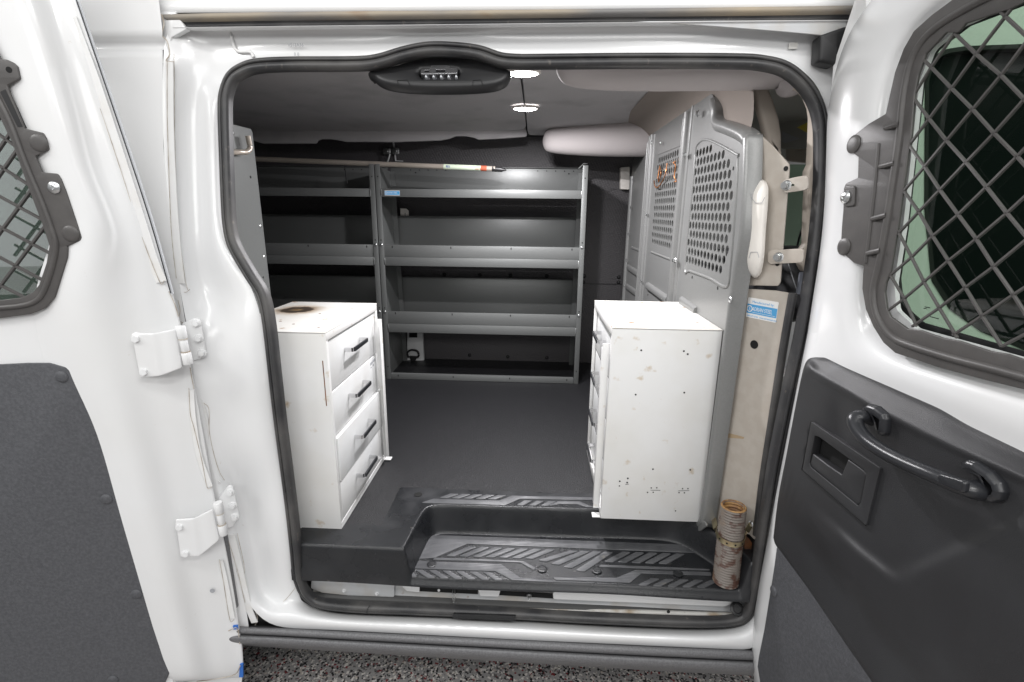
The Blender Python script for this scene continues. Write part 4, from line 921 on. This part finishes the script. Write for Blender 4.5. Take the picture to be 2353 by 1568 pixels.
D1 = grid('side_door', rows, 'white', VAN, sub=2); D1['label'] = 'folded-back side door with wide strap hinges and flat board'
plate('door_shell', [(-250, 722), (60, 722), (120, 700), (170, 760), (235, 980), (330, 1330), (400, 1575), (420, 1700), (-250, 1700)], DL, -.045, -.0025, 'white', D1)
plate('door_skin', [(-250, -250), (120, -250), (176, 0), (280, 307), (350, 523), (395, 678), (436, 845), (472, 1046), (500, 1190), (536, 1362), (556, 1479), (556, 1560), (540, 1700), (-250, 1700)], DL, -.066, -.060, 'body_white', D1, holes=[[(-200, -100), (-60, -20), (0, 140), (60, 320), (130, 520), (125, 600), (95, 690), (40, 712), (-200, 720)]], hr=.01)
plate('trim_board', [(-250, 842), (0, 840), (60, 837), (110, 837), (150, 846), (178, 866), (193, 900), (240, 1045), (270, 1160), (310, 1300), (350, 1440), (378, 1520), (387, 1548), (375, 1575), (350, 1640), (-250, 1640)], DL, -.002, .004, 'board', D1, bevel=.0015, r=.006)
for u, v in ((142, 866), (245, 1147), (314, 1365), (260, 1562)): place('plug', PLUG, DL.at(u, v, .004), DL.n, D1, 1.0)
plate('slit', cB((418, 657), (438, 657), (462, 738), (442, 739)), DL, -.002, .004, 'hole', D1)
# folded edge: glossy reveal and sealer
def ribD(pts, w, h, m, nm, n=4):
    P = catmull([DL.at(u, v, h) for u, v in pts], n); return sweep(nm, P, [(-w, 0), (-w, .002), (w, .002), (w, 0)], m, D1, up=[tuple(DL.n)]*len(P))
ribD([(178, 0), (281, 300), (348, 505), (396, 675)], .0035, -.037, 'clear', 'edge_reveal'); ribD([(176, 0), (278, 300), (345, 505), (393, 674)], .0007, -.0335, 'black', 'edge_line')
ribD([(163, 40), (215, 180), (262, 320), (325, 515), (352, 600), (372, 648)], .0105, -.039, 'sealer', 'seam_sealer')
crack([(150, 40), (180, 120), (230, 250), (290, 430), (318, 523), (366, 646), (377, 645)], -.036, .0007, D1, DL)
ribD([(439, 896), (444, 960), (458, 1046), (483, 1118)], .0065, -.0385, 'sealer', 'seam_sealer'); crack([(434, 892), (437, 950), (446, 985), (464, 1060), (476, 1120), (487, 1119)], -.036, .0007, D1, DL)
ribD([(508, 1288), (520, 1340), (535, 1420)], .0055, -.0395, 'sealer', 'seam_sealer'); crack([(504, 1286), (514, 1340), (528, 1424), (538, 1424)], -.037, .0007, D1, DL)
crack([(388, 670), (402, 700), (410, 728)], -.039, .0009, D1, DL); crack([(437, 845), (441, 870), (446, 894)], -.040, .0009, D1, DL); crack([(525, 1450), (545, 1444), (551, 1480)], -.038, .0012, D1, DL); crack([(452, 1566), (500, 1560), (540, 1550), (552, 1530)], -.036, .0012, D1, DL)
plate('blue_tape', [(535, 1439), (546, 1438), (547, 1447), (536, 1447)], DL, -.042, -.0385, 'blue_tape', D1); plate('blue_tape', [(551, 1528), (558, 1527), (558.5, 1557), (549, 1557)], DL, -.044, -.0385, 'blue_tape', D1)
place('door_hole', lathe_mesh('door_hole', [(.006, 0), (.006, .0004)], 12, 'grey_print'), DL.at(488, 1358, -.031), DL.n, D1); place('door_hole', DISC, DL.at(489, 1468, -.034), DL.n, D1, .3)
# hinges
def hinge(cv, plate_pts, knuckle, leaf, bolts, lbolts, hole):
    # strap: three columns (door end, bend, knuckle) from top to bottom
    T0, T1, T2, B2, B1, B0 = cv(*plate_pts)
    mid = lambda a, b, t: (lerp(a[0], b[0], t), lerp(a[1], b[1], t))
    rows = []
    for t in (0, .02, .5, .98, 1):
        a, b, c = mid(T0, B0, t), mid(T1, B1, t), mid(T2, B2, t)
        rows.append([DL.at(*a, -.006), DL.at(*mid(a, b, .04), -.006), DL.at(*mid(a, b, .85), -.006), DL.at(*b, -.004), DL.at(*mid(b, c, .4), .010), DL.at(*c, .004)])
    hg = grid('hinge_strap', rows, 'white', D1, sub=2, thick=.006)
    k = [DL.at(*q, .0) for q in cv(*knuckle)]
    n_ = 3
    for i in range(n_): 
        a, b = k[0].lerp(k[1], i/n_+.01), k[0].lerp(k[1], (i+1)/n_-.01); tube('hinge_knuckle', [a, a.lerp(b, .05), a.lerp(b, .95), b], .0098 if i != 1 else .0080, 'white', D1, n=16, scale=[.9, 1, 1, .9])
    for i in (1, 2): p = k[0].lerp(k[1], i/n_); tube('hinge_joint', [p-V((0, 0, .0012)), p+V((0, 0, .0012))], .0092, 'crack', D1, n=14)
    hf = Fr(PB(*cv(lbolts[1])[0], .004), (1, .25, 0), (0, 0, 1))
    plate('hinge_leaf', cv(*leaf), hf, -.004, .003, 'white', VAN, bevel=.0015, r=.006)
    for q in cv(*bolts): place('hinge_bolt', BOLT_W, DL.at(*q, -.0055), DL.n, D1, 1.0)
    for q in cv(*lbolts): place('hinge_bolt', BOLT_W, hf.at(*q, .003), hf.n, VAN, .82)
    place('hinge_hole', lathe_mesh('hinge_hole', [(.0058, 0), (.0058, .0005)], 14, 'grey_print'), DL.at(*cv(hole)[0], -.0055), DL.n, D1)
hinge(cB, ((918, 728), (1075, 728), (1215, 697), (1262, 962), (1125, 1018), (975, 1032)), ((1240, 678), (1298, 945)), ((1255, 665), (1340, 630), (1378, 640), (1415, 890), (1335, 915), (1310, 925)), ((948, 763), (1002, 990)), ((1355, 660), (1372, 765), (1394, 866)), (989, 882))
hinge(cC, ((1218, 440), (1345, 430), (1470, 365), (1518, 575), (1385, 690), (1252, 692)), ((1500, 325), (1542, 552)), ((1510, 300), (1575, 215), (1600, 225), (1645, 430), (1600, 490), (1560, 510)), ((1247, 486), (1288, 668)), ((1586, 258), (1606, 348), (1620, 428)), (1284, 573))
# window guard
gout = [(-160, -60), (-60, 20), (-20, 100), (0, 138), (15, 139), (28, 145), (37, 153), (43, 180), (14, 195), (20, 215), (54, 297), (97, 307), (104, 318), (110, 343), (78, 358), (95, 398), (130, 401), (138, 413), (150, 443), (167, 493), (178, 523), (186, 546), (183, 552), (141, 569), (153, 566), (152, 592), (132, 655), (123, 683), (102, 707), (67, 721), (0, 730), (-200, 742)]
gin = [(-160, 120), (-60, 180), (0, 268), (30, 330), (62, 420), (100, 520), (115, 566), (108, 606), (91, 656), (77, 673), (50, 686), (0, 692), (-200, 700)]
G1 = plate('window_guard', gout, DL, .004, .009, 'guard', D1, holes=[gin], bevel=.0015, r=.004, hr=.01)
P = catmull([DL.at(u, v, .008) for u, v in ((-60, 120), (0, 232), (28, 290), (62, 380), (100, 470), (125, 540), (130, 570), (121, 615), (104, 665), (86, 690), (55, 702), (0, 708), (-100, 716))], 5)
sweep('guard_bead', P, circ(.0055, 10), 'guard', D1, up=[tuple(DL.n)]*len(P))
plate('guard_slot', r1((0, 240), (30, 225), (80, 330), (130, 440), (100, 440), (30, 300)), DL, .0, .0095, 'black', D1)
def bar(fr, pts, h, w, par, m='guard', t=.006):
    P = [fr.at(u, v, h) for u, v in pts]
    return sweep('guard_bar', P, [(-w, -t), (-w, -.001), (-w*.7, 0), (w*.7, 0), (w, -.001), (w, -t)], m, par, up=[tuple(fr.n)]*len(P))
W1 = .0024
for a, b in (((-120, 405), (82, 550)), ((-120, 590), (175, 782)), ((-120, 775), (250, 978)), ((-120, 950), (285, 1165)), ((-120, 1125), (240, 1316)), ((-120, 1285), (150, 1422)),
             ((90, 570), (-120, 870)), ((182, 785), (-120, 1195)), ((255, 1000), (-60, 1420)), ((60, 460), (-120, 720)), ((0, 360), (-120, 560))):
    bar(DL, r1(a, b), .0075, W1, D1)
plate('window_glass', [(-200, 60), (-20, 150), (60, 310), (130, 520), (140, 580), (110, 690), (40, 715), (-200, 730)], DL, -.040, -.036, 'tint_glass_deep', D1)
for p in ((222, 530), (405, 1048)): q = r1(p)[0]; place('guard_plug', GPLUG, DL.at(*q, .009), DL.n, D1, 1.25)
place('guard_screw', SCREW, DL.at(*r1((310, 785))[0], .009), DL.n, D1, 1.9); place('guard_hole', lathe_mesh('guard_hole', [(.0052, 0), (.0052, .0004)], 14, 'hole'), DL.at(*cA((62, 482))[0], .009), DL.n, D1)

# ================================================================ FRONT SIDE DOOR (right, standing open)
ST = [((2040, -60), (2260, -60)), ((2002, 0), (2195, 0)), ((1957, 57), (2140, 40)), ((1922, 143), (2090, 95)), ((1903, 233), (2055, 178)), ((1898, 300), (2040, 262)), ((1896, 430), (2028, 400)), ((1890, 523), (2012, 523)), ((1880, 606), (1998, 609)), ((1866, 690), (1990, 680)),
      ((1855, 765), (1997, 735)), ((1846, 825), (2020, 775)), ((1880, 850), (2060, 808)), ((1960, 880), (2110, 830)), ((2083, 925), (2180, 850)), ((2200, 985), (2270, 873)), ((2353, 1060), (2380, 902)), ((2520, 1140), (2520, 940))]
rows = []
for k, (a, b) in enumerate(ST):
    a, b = V((*a, 0)), V((*b, 0)); r = []
    low = k >= 11
    for t, h in ((0, -.035 if not low else .0), (.05, -.012 if not low else .002), (.16, .002), (.45, .008 if not low else .006), (.75, .004), (.92, -.010), (1, -.014)):
        q = a+(b-a)*t; r.append(DR.at(q.x, q.y, h))
    if not low: r = [DR.at(a.x+2, a.y, -.06)]+r
    else: r = [DR.at(a.x, a.y, -.01)]+r
    rows.append(r)
D2 = grid('side_door', rows, 'white', VAN, sub=2); D2['label'] = 'open side door with moulded dark trim, pull handle and mesh window guard'
E2 = [(1855, 765), (1840, 840), (1820, 940), (1799, 1046), (1779, 1146), (1762, 1246), (1747, 1312), (1737, 1375), (1729, 1429), (1723, 1462), (1724, 1512), (1732, 1568), (1745, 1640)]
rows = []
for u, v in E2: rows.append([DR.at(u+2, v, -.06), DR.at(u, v, -.035), DR.at(u+4, v, -.010), DR.at(u+12, v, .0), DR.at(u+25, v, .001), DR.at(u+110, v, .0)])
grid('door_edge', rows, 'white', D2, sub=2)
plate('door_skin', [(1985, -60), (1915, 150), (1903, 300), (1893, 523), (1860, 765), (1800, 1046), (1750, 1312), (1727, 1462), (1740, 1700), (2700, 1900), (2700, -300), (2100, -300)], DR, -.066, -.060, 'body_white', D2, holes=[[(2120, -20), (2085, 100), (2065, 300), (2040, 560), (2015, 700), (2060, 770), (2300, 850), (2680, 960), (2680, -280)]], hr=.02)
# trim panel as relief
TT = [(1777, 1236), (1783, 1180), (1790, 1129), (1807, 1046), (1823, 956), (1838, 880), (1848, 832), (1862, 822), (1897, 817), (1917, 824.6), (2000, 862), (2083, 900), (2157, 932), (2223, 973), (2353, 1036), (2560, 1150)]
TB = [(1777, 1236), (1780, 1250), (1787, 1260), (1857, 1357), (2003, 1568), (2100, 1720), (2560, 1720)]
ledge = [(1777, 1100), (1850, 835), (1876, 860), (2000, 932), (2100, 985), (2200, 1032), (2353, 1100), (2560, 1200)]
vee = [(1777, 1100), (1903, 1206), (1980, 1275), (2040, 1322), (2060, 1330), (2080, 1325), (2200, 1268), (2353, 1202), (2560, 1100)]
us = [1777, 1779, 1782, 1786, 1791, 1798, 1807, 1818, 1832, 1846, 1854, 1862, 1870, 1880]+[1890+9*i for i in range(14)]+[2020+14*i for i in range(40)]
BZP = r5((340, 500), (850, 850), (790, 1220), (285, 830))
def inpoly(pl, x, y):
    c = False
    for i in range(len(pl)):
        (x1, y1), (x2, y2) = pl[i-1], pl[i]
        if (y1 > y) != (y2 > y) and x < (x2-x1)*(y-y1)/(y2-y1)+x1: c = not c
    return c
rows = []
for u in us:
    vt, vb = interp(TT, u), interp(TB, u); col = []
    for j in range(81):
        t = j/80; v = lerp(vt, vb, t)
        h = .022
        lv = interp(ledge, u); h -= .020*(1-sstep(vt-1, max(lv, vt+8), v)) if u > 1850 else 0      # sloping top ledge
        h += .004*math.exp(-((v-lv)/9)**2) if u > 1860 else 0
        h += .009*sstep(-26, 8, v-interp(vee, u)) * sstep(1850, 1960, u)
        d2 = (v-(1259+(u-1873)*1.236))                                     # lower-left diagonal shoulder
        h -= .012*sstep(-60, 30, d2)
        edge = min((u-1777)/26, (vb-v)/14 if vb-v < 14 else 1, 1); h *= math.sqrt(max(0, 1-(1-max(0, min(1, edge)))**2))*.9+.1
        h += -.006*math.exp(-((u-1930)/26)**2-((v-990)/75)**2)
        if inpoly(BZP, u, v): h = .001
        p_ = DR.at(u, v, h); p_.z = max(p_.z, .42); col.append(p_)
    q_ = DR.at(u, vb, -.004); q_.z = max(q_.z, .42); col = [DR.at(u, vt, -.004)]+col+[q_]
    rows.append(col)
TR = grid('door_trim', rows, 'trim', D2, sub=1)
plate('trim_board', [(1786, 1255), (1780, 1300), (1773, 1346), (1757, 1446), (1744, 1510), (1741, 1532), (1748, 1575), (1760, 1640), (2200, 1800), (2060, 1600), (1860, 1300)], DR, .0, .005, 'board', D2, bevel=.0015, r=.01)
place('plug', PLUG, DR.at(*c8((165, 938))[0], .005), DR.n, D2, .95)
place('door_hole', PIN, DR.at(*c7((541, 664))[0], .0035), DR.n, D2, 1.3)
# pull handle
hb_ = .024
pth = [((905, 430), .010), ((830, 385), .026), ((765, 370), .044), ((720, 400), .054), ((740, 480), .058), ((830, 590), .060), ((1000, 705), .061), ((1200, 805), .061), ((1400, 890), .060), ((1580, 965), .056), ((1700, 1010), .050), ((1780, 1035), .040), ((1840, 1030), .026), ((1890, 1010), .012)]
P = catmull([DR.at(*r5(q)[0], h) for q, h in pth], 5); nP = len(P)
sweep('pull_handle', P, circ(.0125, 14, .0100), 'trim_gloss', D2, up=[(0, 0, 1)]*nP, scale=[1.0+.25*math.exp(-((i/nP-.9)/.12)**2) for i in range(nP)], smooth=80)
for q in (((745, 300), (810, 262), (880, 285), (960, 345), (978, 400), (965, 520), (935, 555), (880, 520), (855, 420), (840, 385)), ((1600, 800), (1690, 760), (1760, 780), (1900, 870), (1990, 970), (2018, 1060), (1990, 1130), (1910, 1155), (1800, 1125), (1740, 1090), (1810, 1060), (1820, 1000), (1790, 930))):
    plate('handle_mount', r5(*q), DR, .012, .036, 'trim_gloss', D2, bevel=.009, r=.006, res=3)
plate('handle_cap', r5((1450, 890), (1490, 892), (1680, 950), (1700, 975), (1690, 1050), (1660, 1060), (1450, 975), (1435, 950)), DR, .060, .0695, 'trim_gloss', D2, bevel=.003, r=.004)
# release bezel
h0 = .0245
BZ = plate('release_bezel', r5((325, 425), (935, 835), (812, 1345), (246, 850)), DR, .010, h0+.0025, 'trim', D2, bevel=.001, r=.002, holes=[r5((352, 540), (395, 552), (795, 845), (822, 890), (770, 1150), (742, 1180), (318, 832), (303, 790))], hr=.003)
plate('release_well', r5((330, 520), (840, 850), (780, 1190), (290, 830)), DR, .002, .008, 'hole', D2)
plate('release_paddle', r5((335, 705), (480, 815), (595, 893), (650, 755), (795, 858), (815, 895), (762, 1155), (735, 1170), (325, 825), (312, 790)), DR, .008, h0+.001, 'trim', D2, bevel=.003, r=.003)
tube('bezel_gap', [DR.at(*q, h0+.0012) for q in r5((322, 420), (938, 833), (812, 1350), (242, 851), (322, 420))], .0012, 'hole', D2, n=5)
# window guard
g2o = [(2250, -40), (2190, 0), (2140, 37), (2100, 73), (2077, 113), (2057, 167), (2043.5, 227), (2036, 263), (1995, 287), (1962, 313), (1953.5, 330), (1957, 347), (1973.5, 360), (1972, 410), (1943.5, 423.5), (1940, 433.5), (1938.5, 483.5), (1935, 523), (1933, 563), (1940, 583), (1962, 603), (1985, 609.5), (1982, 663), (1990, 709.5), (2007, 749.5), (2030, 786), (2057, 809.6), (2157, 843), (2257, 869.6), (2353, 893), (2560, 945), (2560, -140)]
g2i = [(2323, 17), (2290, 28), (2217, 52), (2200, 73), (2173.5, 72), (2125, 123), (2119, 140), (2107, 173), (2099, 217), (2090, 320), (2086, 337), (2073, 430), (2060, 523), (2043, 626), (2033, 650), (2030, 673), (2035, 710), (2044, 729.5), (2083.6, 758), (2113.6, 761), (2167, 779.6), (2203.6, 786), (2273.6, 809.6), (2313.7, 816), (2353, 829.6), (2540, 880), (2540, -60), (2400, -20)]
plate('window_guard', g2o, DR, .004, .009, 'guard', D2, holes=[g2i], bevel=.0015, r=.003, hr=.003)
P = catmull([DR.at(u, v, .0085) for u, v in ((2300, -20), (2225, 18), (2160, 58), (2118, 98), (2092, 150), (2077, 220), (2066, 320), (2050, 430), (2036, 523), (2020, 610), (2008, 665), (2012, 712), (2028, 748), (2052, 775), (2085, 792), (2180, 822), (2280, 848), (2400, 880), (2520, 910))], 5)
sweep('guard_bead', P, circ(.0058, 12), 'guard', D2, up=[tuple(DR.n)]*len(P))
P = catmull([DR.at(u, v, .0085) for u, v in ((2020, 330), (2012, 420), (2003, 500), (1996, 560), (1990, 605))], 5); sweep('guard_bead', P, circ(.003, 8), 'guard', D2, up=[tuple(DR.n)]*len(P))
for p in ((985, 872), (950, 1140), (895, 1500)): q = c6(p)[0]; sweep('guard_rib', [DR.at(q[0]-16, q[1]+3, .008), DR.at(q[0]-6, q[1], .013), DR.at(q[0]+14, q[1]-5, .013), DR.at(q[0]+15, q[1]-5, .008)], circ(.0045, 8), 'guard', D2, up=[tuple(DR.n)]*4)
q = c7((860, 172))[0]; sweep('guard_rib', [DR.at(q[0]-16, q[1]+3, .008), DR.at(q[0]-6, q[1], .013), DR.at(q[0]+12, q[1]-4, .013), DR.at(q[0]+13, q[1]-4, .008)], circ(.0045, 8), 'guard', D2, up=[tuple(DR.n)]*4)
W2 = .0018
chains = [((1400, 230), (1550, 375), (1720, 520), (1880, 685), (2100, 900)), ((1170, 395), (1240, 465), (1380, 610), (1525, 755), (1672, 920), (1830, 1080), (2050, 1320)), ((1115, 670), (1225, 820), (1345, 970), (1480, 1120), (1620, 1290), (1760, 1470), (1950, 1700)), ((1085, 995), (1195, 1150), (1300, 1310), (1425, 1480), (1550, 1648), (1670, 1838), (1805, 2033), (1950, 2260)),
          ((1045, 1305), (1155, 1460), (1250, 1628), (1358, 1798), (1475, 1983), (1590, 2178), (1725, 2388)), ((1010, 1590), (1105, 1773), (1190, 1943), (1295, 2123), (1420, 2330)), ((950, 1880), (1055, 2058), (1140, 2250)), ((1690, 50), (1750, 115), (1900, 255), (2100, 440)),
          ((1800, 50), (1750, 115), (1550, 375), (1380, 610), (1225, 820), (1090, 1000)), ((1950, 215), (1720, 520), (1525, 755), (1345, 970), (1195, 1150), (1045, 1325)), ((2060, 480), (1880, 685), (1672, 920), (1480, 1120), (1300, 1310), (1155, 1460), (1010, 1615)), ((2050, 850), (1830, 1080), (1620, 1290), (1425, 1480), (1250, 1628), (1105, 1773), (955, 1902)),
          ((2000, 1250), (1760, 1470), (1550, 1648), (1358, 1798), (1190, 1943), (1055, 2058), (930, 2150)), ((2000, 1565), (1670, 1838), (1475, 1983), (1295, 2123), (1110, 2250)), ((2000, 1905), (1805, 2033), (1590, 2178), (1390, 2310)), ((2000, 2245), (1725, 2388)), ((1440, 175), (1240, 465), (1125, 650)), ]
for c in chains: bar(DR, c6(*c), .008, W2, D2, t=.0035)
plate('window_flange', [(2300, -40), (2190, 20), (2120, 90), (2085, 180), (2070, 320), (2040, 523), (2015, 660), (2020, 730), (2080, 790), (2353, 860), (2560, 920), (2560, -120)], DR, -.020, -.012, 'white', D2, holes=[[(2300, 20), (2205, 62), (2140, 115), (2112, 190), (2098, 320), (2075, 523), (2055, 650), (2060, 712), (2105, 755), (2353, 824), (2540, 880), (2540, -60)]], hr=.015)
plate('glass_frit', [(2320, -10), (2200, 30), (2130, 90), (2095, 190), (2080, 320), (2055, 523), (2030, 660), (2035, 725), (2090, 775), (2353, 845), (2560, 905), (2560, -100)], DR, -.034, -.030, 'black', D2, holes=[[(2320, 24), (2225, 60), (2150, 118), (2120, 200), (2106, 320), (2084, 523), (2066, 640), (2073, 700), (2120, 742), (2353, 808), (2540, 868), (2540, -60)]], hr=.015)
plate('window_glass', [(2320, 0), (2210, 50), (2120, 120), (2090, 250), (2060, 523), (2036, 660), (2050, 740), (2110, 770), (2353, 838), (2550, 895), (2550, -80)], DR, -.042, -.038, 'tint_glass', D2)
for p in ((716, 995), (649, 1701)): place('guard_plug', GPLUG, DR.at(*c6(p)[0], .009), DR.n, D2, 1.25)
plate('guard_tab', c6((655, 1285), (715, 1290), (710, 1415), (650, 1420)), DR, .008, .012, 'guard', D2, bevel=.0015, r=.003)
place('guard_screw', SCREW, DR.at(*c6((662, 1360))[0], .012), DR.n, D2, 1.9)
for q in (((1203, 545), (1240, 552), (1240, 558), (1203, 551)), ((1195, 555), (1218, 560), (1218, 565), (1195, 560)), ((1225, 595), (1240, 598), (1240, 604), (1225, 601)), ((1240, 612), (1300, 628), (1300, 634), (1240, 618))):
    plate('glass_mark', c7(*q), DR, -.0375, -.0371, 'black', D2)
